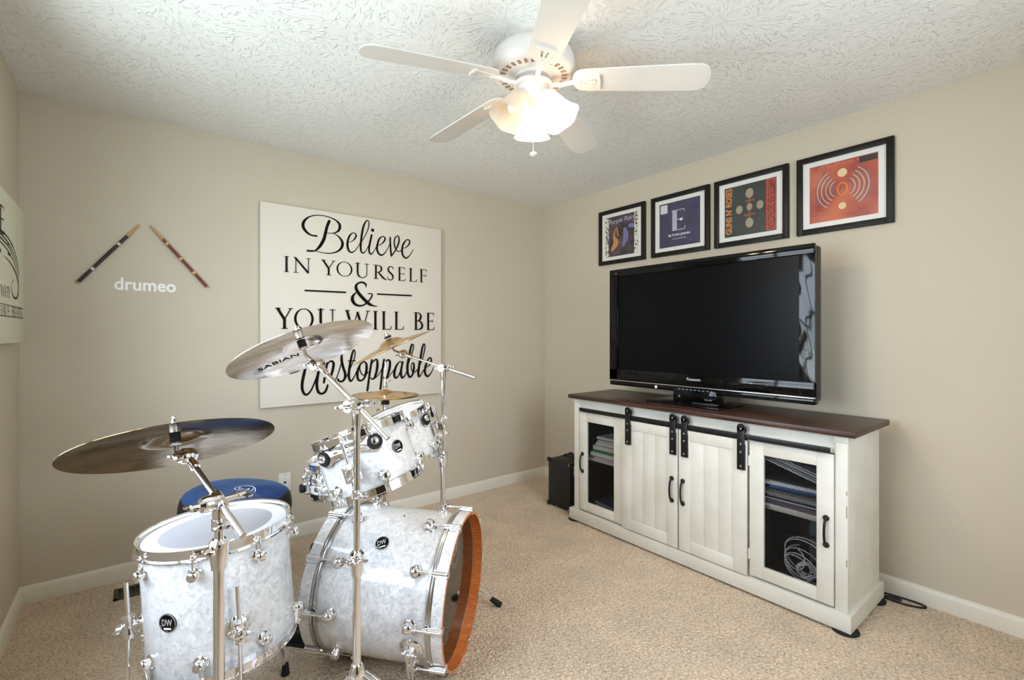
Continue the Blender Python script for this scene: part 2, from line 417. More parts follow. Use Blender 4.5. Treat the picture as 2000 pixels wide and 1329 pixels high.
SIGN_STROKES = [[-2.0204,1.9188,0.0113,-2.0507,1.9196,0.0104,-2.0769,1.9318,0.0144,-2.0974,1.9544,0.0179,-2.104,1.9788,0.0183,-2.0955,2.0053,0.0159,-2.0732,2.0302,0.0096,-2.0432,2.0459,0.0064,-2.009,2.054,0.0057,-1.9704,2.0561,0.0057,-1.9311,2.0501,0.0074,-1.8993,2.0388,0.0099,-1.8772,2.0198,0.0158,-1.872,1.9981,0.0183,-1.8792,1.9747,0.015,-1.8973,1.9588,0.0091,-1.9232,1.9496,0.0058,-1.9547,1.947,0.0049],
[-1.9153,1.9499,0.0041,-1.8913,1.9405,0.0075,-1.8671,1.9192,0.0133,-1.8549,1.8941,0.0175,-1.8598,1.8649,0.0167,-1.8792,1.8403,0.0116,-1.9113,1.8226,0.0083,-1.9469,1.8147,0.0066,-1.982,1.8149,0.0057,-2.028,1.8218,0.0048],
[-1.941,2.0265,0.0181,-1.9547,1.9904,0.018,-1.9645,1.9489,0.0188,-1.9742,1.9077,0.0204,-1.9917,1.8696,0.0195,-2.009,1.8437,0.0162,-2.0299,1.8236,0.0097,-2.0507,1.8185,0.0112,-2.0769,1.8172,0.012],
[-1.8118,1.9035,0.0042,-1.7889,1.9146,0.0059,-1.77,1.9356,0.0102,-1.7628,1.9553,0.011,-1.77,1.9689,0.0076,-1.7847,1.9698,0.0059,-1.8035,1.9541,0.011,-1.8167,1.9235,0.0135,-1.8221,1.8899,0.0151,-1.8172,1.8575,0.0143,-1.8035,1.8392,0.011,-1.7868,1.8402,0.0085,-1.7679,1.8547,0.0059,-1.751,1.8817,0.0051,-1.7361,1.9064,0.0051],
[-1.7361,1.9001,0.0051,-1.7125,1.9408,0.006,-1.6909,1.9816,0.006,-1.6779,2.0172,0.0069,-1.6726,2.0518,0.0078,-1.6801,2.0698,0.0069,-1.6931,2.0636,0.0086,-1.7104,2.0295,0.0129,-1.7211,1.9817,0.0146,-1.7276,1.9347,0.0145,-1.7318,1.8839,0.0145,-1.7276,1.8508,0.012,-1.7147,1.8417,0.0094,-1.6996,1.8539,0.006,-1.6844,1.8809,0.0052,-1.6735,1.9034,0.0043],
[-1.6538,1.9729,0.013,-1.6626,1.9344,0.0139,-1.6713,1.8909,0.0138,-1.6726,1.8611,0.013,-1.6648,1.8416,0.0113,-1.6516,1.8456,0.0087,-1.6361,1.8673,0.0052,-1.6161,1.9016,0.0052],
[-1.6476,2.0074,0.0226,-1.6463,2.0076,0.0226],
[-1.6072,1.907,0.0044,-1.5847,1.9182,0.0062,-1.5643,1.9401,0.0106,-1.5561,1.9606,0.0115,-1.5643,1.9726,0.0079,-1.5802,1.9705,0.007,-1.6004,1.9507,0.0123,-1.6116,1.915,0.014,-1.6161,1.8845,0.0149,-1.6072,1.8555,0.014,-1.5892,1.8411,0.0123,-1.5711,1.8464,0.0088,-1.5529,1.8657,0.0062,-1.5345,1.8981,0.0053,-1.5207,1.9259,0.0053],
[-1.517,1.9734,0.0107,-1.5184,1.9523,0.0125,-1.516,1.9177,0.0125,-1.5137,1.8787,0.0134,-1.5091,1.8442,0.0125],
[-1.5091,1.8421,0.0098,-1.4974,1.8586,0.0089,-1.4787,1.887,0.009,-1.4599,1.9243,0.0117,-1.4504,1.9608,0.0117,-1.4551,1.9889,0.009,-1.467,1.9895,0.0072,-1.4811,1.9745,0.009,-1.4872,1.9474,0.0098,-1.4834,1.9128,0.0107,-1.4693,1.888,0.0081,-1.4504,1.8813,0.0063,-1.4313,1.8922,0.0054],
[-1.4194,1.9069,0.0045,-1.3953,1.9186,0.0064,-1.3734,1.9412,0.0101,-1.3661,1.9623,0.011,-1.3758,1.9745,0.0082,-1.3928,1.9715,0.0073,-1.4122,1.9477,0.0127,-1.4242,1.9197,0.0136,-1.4266,1.8839,0.0145,-1.4194,1.8558,0.0136,-1.4001,1.84,0.0118,-1.3831,1.8462,0.0091,-1.3636,1.8661,0.0064,-1.3489,1.8879,0.0055,-1.34,1.9069,0.0055],
[-2.1782,1.0423,0.0104,-2.1608,1.0475,0.0123,-2.1302,1.0577,0.0134,-2.1037,1.0847,0.0125,-2.088,1.1171,0.0096],
[-2.0745,1.1214,0.0145,-2.0903,1.0677,0.0164,-2.0992,1.0281,0.0182,-2.1081,0.9815,0.0182,-2.109,0.9393,0.0172,-2.097,0.9079,0.0154,-2.079,0.9018,0.0135,-2.0587,0.9216,0.0107,-2.0405,0.9583,0.0097,-2.0222,1.005,0.0107,-2.0129,1.038,0.0117],
[-1.9944,1.1188,0.0147,-2.0106,1.0379,0.0176,-2.0176,0.9951,0.0176,-2.0199,0.9522,0.0176,-2.0106,0.9133,0.0166,-1.9897,0.8997,0.0137,-1.9686,0.9101,0.0148,-1.9569,0.9335,0.0138,-1.9521,0.9526,0.0119],
[-1.9545,1.0981,0.0129,-1.9639,1.0453,0.0148,-1.9757,0.9715,0.0138],
[-1.9733,1.0119,0.0059,-1.9639,1.0598,0.0059,-1.9474,1.0979,0.0089,-1.9283,1.1094,0.0119,-1.914,1.0942,0.0169,-1.9188,1.0529,0.0169,-1.9307,1.0096,0.0169,-1.9283,0.9803,0.0149,-1.914,0.9721,0.011,-1.8946,0.9979,0.007,-1.8752,1.051,0.007,-1.8605,1.1046,0.0071],
[-1.8595,1.1515,0.0131,-1.8615,1.1145,0.0171,-1.8507,1.0647,0.0172,-1.8383,1.0245,0.0172,-1.8408,0.9899,0.0162,-1.8605,0.9713,0.0131,-1.8801,0.9774,0.012,-1.8849,0.9875,0.013],
[-1.8383,0.9848,0.0071,-1.8159,1.0284,0.0061,-1.7958,1.0724,0.0061,-1.7756,1.1218,0.0072,-1.7705,1.1619,0.0082,-1.7782,1.1796,0.0092,-1.7883,1.1623,0.0133,-1.7984,1.1175,0.0163,-1.8084,1.0629,0.0173,-1.8134,1.0133,0.0173,-1.8084,0.9806,0.0153,-1.7958,0.9714,0.0122,-1.7756,1.0013,0.0072,-1.7552,1.0456,0.0062],
[-1.8184,1.1072,0.0066,-1.7705,1.1066,0.0077],
[-1.7192,1.0947,0.0072,-1.7347,1.0801,0.0124,-1.7501,1.0454,0.0175,-1.7552,1.0103,0.0175,-1.7501,0.9798,0.0154,-1.7347,0.9698,0.0124,-1.714,0.9777,0.0124,-1.6983,1.0074,0.0166,-1.6905,1.0478,0.0177,-1.6931,1.0836,0.0146,-1.7088,1.0969,0.0093,-1.7321,1.08,0.0072,-1.7373,1.0499,0.0072,-1.7244,1.0138,0.0083,-1.701,1.0075,0.0073,-1.6773,1.0268,0.0063],
[-1.6535,1.1079,0.0136,-1.6641,1.0466,0.0146,-1.6747,0.9754,0.0146,-1.6852,0.8994,0.0146],
[-1.6668,1.0468,0.0063,-1.6509,1.0872,0.0084,-1.6348,1.1047,0.0105,-1.616,1.1067,0.0137,-1.6133,1.0703,0.018,-1.6187,1.0291,0.0179,-1.6322,0.9885,0.0147,-1.6482,0.9739,0.0094,-1.6615,0.9849,0.0073],
[-1.6482,0.9729,0.0063,-1.6241,0.9855,0.0063,-1.6025,1.0076,0.0064,-1.5807,1.043,0.0064],
[-1.5643,1.1076,0.0139,-1.5752,1.0427,0.0149,-1.5834,0.9702,0.0149,-1.5916,0.9031,0.0149],
[-1.5725,1.0426,0.0064,-1.5532,1.0889,0.0085,-1.5366,1.1041,0.0118,-1.521,1.0931,0.0161,-1.5227,1.051,0.0183,-1.5311,1.0145,0.0172,-1.5449,0.9785,0.0128,-1.5615,0.9716,0.0085,-1.567,0.9849,0.0064],
[-1.5588,0.9709,0.0064,-1.5366,0.978,0.0064,-1.5143,1.0032,0.0065,-1.489,1.0337,0.0065],
[-1.4232,1.0736,0.0077,-1.4376,1.0875,0.0076,-1.452,1.0854,0.0087,-1.4748,1.0543,0.0163,-1.4862,1.0176,0.0184,-1.4862,0.9858,0.0173,-1.472,0.9744,0.013,-1.452,0.9947,0.0087,-1.4318,1.0472,0.0087,-1.4232,1.0844,0.0109],
[-1.4232,1.0844,0.0153,-1.4347,1.0312,0.0164,-1.4347,0.9884,0.0164,-1.4232,0.9717,0.0131,-1.3999,0.9974,0.0077,-1.3823,1.0451,0.0066],
[-1.3911,1.0293,0.0066,-1.3646,1.1094,0.0077,-1.3438,1.1632,0.0089,-1.3379,1.2012,0.0089,-1.3498,1.2122,0.0111,-1.3617,1.1798,0.0155,-1.3735,1.1205,0.0177,-1.3853,1.056,0.0187,-1.3823,1.0019,0.0176,-1.3676,0.9741,0.0144,-1.3468,0.9892,0.0144,-1.3349,1.0322,0.0167,-1.3349,1.0704,0.0122,-1.3498,1.0736,0.0078,-1.3557,1.044,0.0066,-1.3468,1.0164,0.0078,-1.3289,1.0074,0.0078,-1.2988,1.0306,0.0067],
[-1.3048,1.0254,0.0067,-1.2683,1.0955,0.0079,-1.2499,1.1557,0.009,-1.2437,1.1999,0.009,-1.253,1.2138,0.0102,-1.2653,1.1892,0.0146,-1.2775,1.1288,0.0168,-1.2897,1.0632,0.0179,-1.2988,1.0032,0.0179,-1.2927,0.9727,0.0134,-1.2745,0.991,0.0079,-1.253,1.0231,0.0068],
[-1.2376,1.039,0.0068,-1.2065,1.0545,0.0091,-1.1908,1.0874,0.0137,-1.1971,1.1099,0.0103,-1.2158,1.0993,0.0125,-1.2345,1.0611,0.017,-1.2437,1.0227,0.0181,-1.2407,0.9893,0.017,-1.222,0.9717,0.0147,-1.2002,0.9873,0.0102,-1.1813,1.0143,0.0069,-1.1718,1.0363,0.0069],
[-1.6954,1.6108,0.0056,-1.6982,1.6296,0.0133,-1.7177,1.6403,0.0122,-1.7425,1.6364,0.011,-1.7617,1.62,0.0154,-1.7644,1.5983,0.0198,-1.748,1.567,0.022,-1.7149,1.5308,0.0222,-1.6757,1.4971,0.0212,-1.6474,1.4845,0.0112,-1.6158,1.4813,0.0045],
[-1.7617,1.5716,0.0055,-1.7861,1.5434,0.0175,-1.7888,1.5165,0.0229,-1.7726,1.4904,0.0186,-1.7425,1.4797,0.0132,-1.7093,1.4876,0.01,-1.6757,1.5163,0.01,-1.6559,1.5446,0.0101,-1.6531,1.564,0.009,-1.6813,1.5663,0.0056],
[-2.0912,1.563,0.0103,-1.8369,1.5657,0.0108],
[-1.6129,1.5662,0.0102,-1.3557,1.5685,0.0107]]
SIGN_CAPS = [('I', -2.217, -2.1859, 1.6723, 1.7687), ('N', -2.1619, -2.0575, 1.6723, 1.7687), ('Y', -1.9936, -1.9013, 1.6723, 1.7687), ('O', -1.8946, -1.7877, 1.6723, 1.7687), ('U', -1.7698, -1.6729, 1.6723, 1.7687), ('R', -1.6445, -1.5457, 1.6723, 1.7687), ('S', -1.5428, -1.4901, 1.6723, 1.7687), ('E', -1.4615, -1.4017, 1.6723, 1.7687), ('L', -1.3747, -1.309, 1.6723, 1.7687), ('F', -1.2896, -1.2279, 1.6723, 1.7687), ('Y', -2.2664, -2.1642, 1.3193, 1.4468), ('O', -2.1572, -2.038, 1.3193, 1.4468), ('U', -2.0159, -1.9023, 1.3193, 1.4468), ('W', -1.8369, -1.6701, 1.3193, 1.4468), ('I', -1.6474, -1.6101, 1.3193, 1.4468), ('L', -1.5839, -1.51, 1.3193, 1.4468), ('L', -1.4889, -1.4154, 1.3193, 1.4468), ('B', -1.3334, -1.2589, 1.3193, 1.4468), ('E', -1.2325, -1.1655, 1.3193, 1.4468)]
CANVAS_STROKES = [[-0.7533,1.6677,0.0061,-0.6935,1.6699,0.0063,-0.5634,1.6667,0.0067,-0.4426,1.6465,0.006,-0.3368,1.5995,0.0042,-0.2947,1.5463,0.0032],
[-0.7533,1.6528,0.0053,-0.6935,1.6564,0.0054,-0.5861,1.6511,0.0057,-0.4678,1.6328,0.005,-0.3505,1.5874,0.0036,-0.2861,1.5365,0.0027],
[-0.7533,1.6388,0.0053,-0.6935,1.6429,0.0054,-0.5973,1.6375,0.0056,-0.4924,1.6243,0.0049,-0.3775,1.5842,0.0036,-0.2947,1.5277,0.0027],
[-0.7533,1.6221,0.0044,-0.6935,1.6271,0.0045,-0.6084,1.6218,0.0047,-0.5045,1.6079,0.0044,-0.3908,1.5723,0.0031,-0.3089,1.5237,0.0026],
[-0.5973,1.5821,0.0014,-0.4678,1.5683,0.005,-0.3641,1.5392,0.0072,-0.3089,1.5026,0.0085,-0.3089,1.4603,0.0085,-0.3505,1.434,0.0083,-0.417,1.4375,0.0061,-0.4477,1.4606,0.0045,-0.4426,1.491,0.003,-0.417,1.5034,0.002],
[-0.6346,1.6651,0.012,-0.604,1.6665,0.0122],
[-0.526,1.6409,0.0107,-0.5165,1.6379,0.0107],
[-0.4553,1.6496,0.011,-0.4452,1.6461,0.011],
[-0.6686,1.5946,0.0128,-0.656,1.5918,0.0128],
[-0.5165,1.6005,0.0097,-0.4801,1.6004,0.0099],
[-0.6935,1.3973,0.0023,-0.2063,1.3971,0.0027],
[-0.6935,1.3514,0.0023,-0.1971,1.3545,0.0028]]
CANVAS_CAPS = [('F', -0.7494, -0.6811, 1.6504, 1.7552), ('E', -0.6728, -0.5906, 1.6608, 1.764), ('S', -0.7258, -0.6686, 1.4277, 1.4623), ('W', -0.656, -0.5861, 1.4268, 1.4672), ('H', -0.5861, -0.526, 1.4277, 1.4669), ('Y', -0.5308, -0.4727, 1.4272, 1.4688), ('H', -0.6894, -0.6303, 1.3543, 1.3909), ('A', -0.6346, -0.5816, 1.3542, 1.3911), ('V', -0.5951, -0.5402, 1.3536, 1.3907), ('E', -0.5355, -0.4875, 1.3535, 1.3915), ('B', -0.4528, -0.4014, 1.3536, 1.394), ('E', -0.3961, -0.3587, 1.3541, 1.3947), ('A', -0.3641, -0.3089, 1.3537, 1.3945), ('T', -0.3201, -0.2688, 1.3539, 1.3943), ('S', -0.2746, -0.2274, 1.3541, 1.3952)]
# ================================================================== THE ROOM
def wall_with_hole(axis, pos, a0, a1, h0, h1, z0, z1, th):
    # wall slab outside the room; axis 'x': plane x=pos spanning y a0..a1; 'y': plane y=pos spanning x
    mb = MB()
    def sl(p0, p1, q0, q1):
        if axis == 'x': mb.bb(pos-th, pos, p0, p1, q0, q1)
        else: mb.bb(p0, p1, pos-th, pos, q0, q1)
    sl(a0, h0, 0, H); sl(h1, a1, 0, H); sl(h0, h1, 0, z0); sl(h0, h1, z1, H)
    return mb
struct('floor', MB().bb(XL-.12, .12, YF-.12, .12, -.1, 0), 'carpet', 'beige cut-pile carpet')
struct('ceiling', MB().bb(XL-.12, .12, YF-.12, .12, H, H+.1), 'ceiling', 'white stomp-textured ceiling')
struct('wall_back', MB().bb(XL-.12, .12, 0, .12, 0, H), 'wall')
struct('wall_right', MB().bb(0, .12, YF-.12, 0, 0, H), 'wall')
struct('wall_left', wall_with_hole('x', XL, YF-.12, 0, WY0, WY1, WZ0, WZ1, .12), 'wall')
mb = wall_with_hole('y', YF, -2.42, 0, FY0, FY1, .85, 2.08, .12)
mb.bb(XL, -3.22, YF-.12, YF, 0, H); mb.bb(-3.22, -2.42, YF-.12, YF, 2.04, H)
struct('wall_front', mb, 'wall')
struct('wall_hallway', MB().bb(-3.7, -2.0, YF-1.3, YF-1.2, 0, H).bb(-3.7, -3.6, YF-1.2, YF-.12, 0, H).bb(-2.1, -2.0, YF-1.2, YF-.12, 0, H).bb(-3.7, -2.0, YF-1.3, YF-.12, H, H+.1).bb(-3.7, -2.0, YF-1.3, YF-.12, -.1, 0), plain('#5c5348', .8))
d = bpy.data.objects.new('door_2', None); C.objects.link(d); d['kind'] = 'structure'
mb = MB(); mb.bb(-3.29, -3.22, YF, YF+.018, 0, 2.11); mb.bb(-2.42, -2.35, YF, YF+.018, 0, 2.11); mb.bb(-3.29, -2.35, YF, YF+.018, 2.04, 2.11); mb.build('door_casing', 'trim', d)
def baseboard(a, b, inward):
    a = V(a); b = V(b); d = (b-a).normalized(); n = V(inward)
    prof = [(0, 0), (.014, 0), (.014, .062), (.010, .074), (.006, .080), (0, .083)]
    mb = MB(); A = [mb.bm.verts.new(a + n*u + V((0, 0, v))) for u, v in prof]; B = [mb.bm.verts.new(b + n*u + V((0, 0, v))) for u, v in prof]
    for i in range(len(prof)): 
        j = (i+1) % len(prof); mb.bm.faces.new((A[i], A[j], B[j], B[i]))
    mb.bm.faces.new(A); mb.bm.faces.new(B[::-1]); return mb
struct('baseboard_back', baseboard((XL, 0, 0), (0, 0, 0), (0, -1, 0)), 'trim')
struct('baseboard_right', baseboard((0, 0, 0), (0, YF, 0), (-1, 0, 0)), 'trim')
struct('baseboard_left', baseboard((XL, 0, 0), (XL, YF, 0), (1, 0, 0)), 'trim')
struct('baseboard_front', baseboard((-2.35, YF, 0), (-.93, YF, 0), (0, 1, 0)), 'trim')
def window(name, axis, pos, a0, a1, z0, z1, sign):
    r = bpy.data.objects.new(name, None); C.objects.link(r); r['kind'] = 'structure'
    def B(mb, p0, p1, q0, q1, d0, d1):
        if axis == 'x': mb.bb(pos+d0, pos+d1, p0, p1, q0, q1)
        else: mb.bb(p0, p1, pos+d0, pos+d1, q0, q1)
    f = MB(); t = .06
    B(f, a0-t, a0, z0-t, z1+t, 0, .016); B(f, a1, a1+t, z0-t, z1+t, 0, .016); B(f, a0-t, a1+t, z1, z1+t, 0, .016)
    f.build('window_casing', 'trim', r)
    s = MB(); B(s, a0-.08, a1+.08, z0-.03, z0, -.1, .05); s.build('window_sill', 'trim', r)
    g = MB(); mid = (a0+a1)/2; zm = (z0+z1)/2
    for p0, p1, q0, q1 in ((a0, a0+.04, z0, z1), (a1-.04, a1, z0, z1), (mid-.035, mid+.035, z0, z1), (a0, a1, z0, z0+.04), (a0, a1, z1-.04, z1), (a0, a1, zm-.025, zm+.025)):
        B(g, p0, p1, q0, q1, -.09, -.05)
    g.build('window_sash', 'trim', r)
    q = MB(); B(q, a0+.03, a1-.03, z0+.03, z1-.03, -.072, -.068); q.build('window_pane', 'glass', r)
window('window_1', 'x', XL, WY0, WY1, WZ0, WZ1, 1)
window('window_2', 'y', YF, FY0, FY1, .85, 2.08, 1)

d = bpy.data.objects.new('added_door_1', None); C.objects.link(d); d['kind'] = 'structure'  # unseen white door, added to brighten reflections in the chrome
mb = MB(); mb.bb(-.86, -.08, YF+.002, YF+.036, .012, 2.03, .003)
for z0, z1 in ((.15, .95), (1.08, 1.9)):
    for x0, x1 in ((-.78, -.50), (-.44, -.16)): mb.bb(x0, x1, YF+.034, YF+.044, z0, z1, .006)
mb.build('door_leaf', 'trim', d)
mb = MB(); mb.bb(-.93, -.87, YF, YF+.02, 0, 2.10); mb.bb(-.07, -.01, YF, YF+.02, 0, 2.10); mb.bb(-.93, -.01, YF, YF+.02, 2.04, 2.10); mb.build('door_casing', 'trim', d)
MB().sphere((-.80, YF+.07, .95), .028).cyl((-.80, YF+.03, .95), (-.80, YF+.07, .95), .012).build('door_handle', 'steel', d)

# ================================================================== LETTERING
T, S_ = .125, .04
CAPS = {   # strokes in a unit box, width factors of the cap height
 'I': [[(.5, 0, T), (.5, 1, T)], [(.05, .012, S_), (.95, .012, S_)], [(.05, .988, S_), (.95, .988, S_)]],
 'N': [[(.14, 0, S_*1.2), (.14, 1, S_*1.2)], [(.10, .98, T), (.86, .03, T)], [(.86, 0, S_*1.2), (.86, 1, S_*1.2)], [(0, .012, S_), (.28, .012, S_)], [(0, .988, S_), (.16, .988, S_)], [(.72, .988, S_), (1, .988, S_)]],
 'Y': [[(.12, 1, T), (.52, .45, T)], [(.88, 1, S_*1.3), (.52, .45, S_*1.3)], [(.52, .48, T), (.52, 0, T)], [(0, .988, S_), (.3, .988, S_)], [(.74, .988, S_), (1, .988, S_)], [(.34, .012, S_), (.70, .012, S_)]],
 'U': [[(.17, 1, T), (.17, .35, T), (.24, .12, T*.9), (.42, .01, S_*1.6), (.6, .02, S_*1.4), (.78, .14, S_*1.4), (.83, .35, S_*1.3), (.83, 1, S_*1.3)], [(0, .988, S_), (.36, .988, S_)], [(.66, .988, S_), (1, .988, S_)]],
 'R': [[(.2, 0, T), (.2, 1, T)], [(.2, .975, S_), (.42, .975, S_*1.4), (.58, .88, T*.8), (.61, .73, T), (.55, .58, T*.8), (.38, .49, S_*1.2), (.2, .48, S_)], [(.38, .49, T*.7), (.62, .22, T), (.85, .03, T*.8), (1, -.01, S_)], [(.02, .012, S_), (.4, .012, S_)], [(.02, .988, S_), (.25, .988, S_)]],
 'S': [[(.88, .80, S_*.8), (.82, .92, S_*1.4), (.55, .99, S_*1.5), (.28, .93, T*.6), (.16, .77, T*.9), (.28, .60, T), (.55, .48, T), (.80, .33, T), (.84, .17, T*.8), (.66, .02, S_*1.6), (.40, -.01, S_*1.6), (.15, .08, S_*1.5), (.08, .22, S_*.8)]],
 'E': [[(.22, 0, T), (.22, 1, T)], [(.05, .988, S_), (.88, .988, S_)], [(.22, .52, S_), (.76, .52, S_)], [(.05, .012, S_), (.9, .012, S_)], [(.88, .99, S_*1.3), (.9, .86, S_)], [(.9, .01, S_*1.3), (.97, .17, S_)], [(.76, .60, S_), (.76, .44, S_)]],
 'L': [[(.22, 0, T), (.22, 1, T)], [(.02, .988, S_), (.42, .988, S_)], [(.05, .012, S_), (.9, .012, S_)], [(.9, .01, S_*1.3), (.98, .19, S_)]],
 'F': [[(.25, 0, T), (.25, 1, T)], [(.05, .988, S_), (.92, .988, S_)], [(.25, .52, S_), (.82, .52, S_)], [(.05, .012, S_), (.48, .012, S_)], [(.92, .99, S_*1.3), (.94, .84, S_)], [(.82, .62, S_), (.82, .42, S_)]],
 'B': [[(.2, 0, T), (.2, 1, T)], [(.2, .975, S_), (.5, .975, S_*1.4), (.7, .87, T*.8), (.72, .72, T), (.6, .57, T*.8), (.4, .52, S_*1.2), (.2, .52, S_)], [(.4, .52, S_*1.2), (.7, .46, T*.7), (.88, .28, T), (.8, .10, T*.9), (.5, .02, S_*1.4), (.2, .02, S_)], [(.0, .988, S_), (.3, .988, S_)], [(.0, .012, S_), (.3, .012, S_)]],
 'W': [[(.06, 1, T), (.27, 0, T)], [(.27, .02, S_*1.3), (.5, .93, S_*1.3)], [(.48, .93, T), (.71, 0, T)], [(.71, .02, S_*1.3), (.93, 1, S_*1.3)], [(-.02, .988, S_), (.18, .988, S_)], [(.84, .988, S_), (1.02, .988, S_)]],
 'H': [[(.18, 0, T), (.18, 1, T)], [(.82, 0, T), (.82, 1, T)], [(.18, .52, S_), (.82, .52, S_)], [(.02, .012, S_), (.34, .012, S_)], [(.02, .988, S_), (.34, .988, S_)], [(.66, .012, S_), (.98, .012, S_)], [(.66, .988, S_), (.98, .988, S_)]],
 'A': [[(.12, 0, S_*1.3), (.5, 1, S_*1.3)], [(.48, 1, T), (.86, 0, T)], [(.26, .36, S_), (.72, .36, S_)], [(0, .012, S_), (.26, .012, S_)], [(.72, .012, S_), (1, .012, S_)]],
 'V': [[(.12, 1, T), (.5, 0, T)], [(.88, 1, S_*1.3), (.52, 0, S_*1.3)], [(0, .988, S_), (.28, .988, S_)], [(.74, .988, S_), (1, .988, S_)]],
 'T': [[(.5, 0, T), (.5, 1, T)], [(.02, .985, S_), (.98, .985, S_)], [(.02, .99, S_*1.3), (.03, .84, S_)], [(.98, .99, S_*1.3), (.97, .84, S_)], [(.3, .012, S_), (.7, .012, S_)]],
}
def put_caps(mb, caps, fn):
    for g, a, b_, z0, z1 in caps:
        h = z1 - z0; wd = b_ - a
        if g == 'O':
            for i in range(48):
                t0, t1 = 2*PI*i/48, 2*PI*(i+1)/48
                def pt(t_, inner):
                    rx = wd*.5 - (h*T*.98 if inner else 0); rz = h*.515 - (h*S_*1.1 if inner else 0)
                    tilt = -.12*math.sin(t_)*(h*T*.5) if inner else 0
                    return fn(a + wd*.5 + rx*math.cos(t_) + tilt, z0 + h*.5 + rz*math.sin(t_))
                mb.bm.faces.new([mb.bm.verts.new(pt(t0, 0)), mb.bm.verts.new(pt(t1, 0)), mb.bm.verts.new(pt(t1, 1)), mb.bm.verts.new(pt(t0, 1))])
            continue
        for st in CAPS[g]:
            pts = [(a + u*wd, z0 + v*h, w_*h) for u, v, w_ in st]
            if len(pts) == 2:
                (u0, v0, w0), (u1, v1, w1) = pts; mb.depth += 6; f2 = fn; dz_ = mb.depth*2.5e-6
                o2 = V(f2(0, 0)); nr = (V(f2(1, 0))-o2).cross(V(f2(0, 1))-o2).normalized(); nr = nr if nr.dot(V((-2.0, -2.5, 1.3))-o2) > 0 else -nr
                def fn_(a9, b9): return V(f2(a9, b9)) + nr*dz_
                dx, dy = u1-u0, v1-v0; l = math.hypot(dx, dy) or 1; nx, ny = -dy/l, dx/l
                mb.bm.faces.new([mb.bm.verts.new(fn_(u0+nx*w0/2, v0+ny*w0/2)), mb.bm.verts.new(fn_(u1+nx*w1/2, v1+ny*w1/2)), mb.bm.verts.new(fn_(u1-nx*w1/2, v1-ny*w1/2)), mb.bm.verts.new(fn_(u0-nx*w0/2, v0-ny*w0/2))])
            else: mb.ribbon(pts, fn)
def trip(st): return [tuple(st[i:i+3]) for i in range(0, len(st), 3)]

# -- big motto sign on the back wall
sign = thing('wall_sign', 'large square cream sign with black script and serif motto on the back wall', 'sign', (-1.722, 0, 1.46))
MB().bb(-2.346, -1.104, -.035, -.003, .838, 2.087, .002).build('sign_canvas', 'canvas', sign)
mb = MB(); fn = lambda u, v: (u, -.0358, v)
for st in SIGN_STROKES: mb.ribbon(trip(st), fn)
put_caps(mb, SIGN_CAPS, fn)
mb.build('lettering', 'ink', sign, flat=True, label='black script and capital lettering')
# -- canvas on the left wall
cv = thing('wall_canvas', 'pale canvas print with music staff swirl and capitals on the left wall', 'picture', (XL, -.48, 1.54))
MB().bb(XL+.003, -3.33, -.80, -.178, 1.247, 1.835, .002).build('canvas_panel', 'canvas2', cv)
mb = MB(); fn = lambda u, v: (-3.3292, u, v)
for st in CANVAS_STROKES: mb.ribbon(trip(st), fn)
put_caps(mb, CANVAS_CAPS, fn)
mb.build('lettering', 'ink2', cv, flat=True, label='dark brown music notes and capitals')
# -- decal
mb_loc = (-2.89, 0, 1.545)
dec = thing('wall_decal', 'small white lower-case word decal below the two wall drumsticks', 'decal', mb_loc)
text('drumeo', 'decal_word', 'white_print', dec, (-2.891, -.0015, 1.548), (1, 0, 0), (0, 0, 1), .262, .066, bold=.02)
# -- drumsticks on the wall
def wall_stick(p_tip, p_butt, lab, body, bandcol, nb):
    t = thing('drumstick', lab, 'drumstick', ((p_tip[0]+p_butt[0])/2, -.014, (p_tip[1]+p_butt[1])/2), 'drumsticks mounted on the back wall')
    a = V((p_tip[0], -.016, p_tip[1])); b = V((p_butt[0], -.016, p_butt[1])); d = b-a; L_ = d.length; d.normalize()
    MB().lathe([(0, 0), (.0035, .002), (.005, .008), (.0042, .014), (.0035, .018), (.0052, .03), (.0072, .085)], a, d, 16).build('stick_tip', 'wood_stick', t, label='bare wood tip and taper')
    MB().lathe([(.0073, .0852), (.0078, .12), (.0078, L_-.006)], a, d, 16).build('stick_body', body, t)
    MB().lathe([(.0078, L_-.0058), (.0074, L_-.001), (.003, L_), (0, L_)], a, d, 16).build('stick_butt', 'wood_stick', t, label='bare wood butt end')
    for f in nb:
        q = a + d*L_*f
        MB().lathe([(.0082, -.007), (.0082, .007)], q, d, 16).build('stick_band', bandcol, t)
    for f in (.35, .78):
        q = a + d*L_*f
        MB().cyl((q.x, -.0008, q.z), (q.x, -.014, q.z), .0035).build('stick_clip', 'plate', t)
wall_stick((-2.918, 1.866), (-3.162, 1.541), 'black-bodied drumstick slanting down left on the back wall', plain('#1f1216', .3), plain('#d8cfc8'), (.35, .77))
wall_stick((-2.873, 1.866), (-2.613, 1.551), 'red and black patterned drumstick slanting down right on the back wall', plain('#6b2413', .3), plain('#e0b070'), (.28, .52, .75))
lb = thing('stick_label', 'tiny clear label on the wall beside the black drumstick', 'label', (-3.13, 0, 1.61))
text('stick', 'label_word', plain('#d9dde4'), lb, (-3.118, -.0012, 1.600), (1, 0, -.12), (.12, 0, 1), .05, .018)
# -- outlet
o = thing('wall_outlet', 'white cover plate low on the back wall behind the drum throne', 'outlet', (-2.202, 0, .360))
MB().bb(-2.238, -2.166, -.006, 0, .303, .417, .002).build('cover_plate', 'plate', o)
MB().bb(-2.209, -2.195, -.0068, -.0061, .352, .364).build('jack_opening', 'black', o)
for z in (.315, .405): MB().cyl((-2.202, -.006, z), (-2.202, -.0072, z), .003, seg=12).build('screw', 'steel', o)
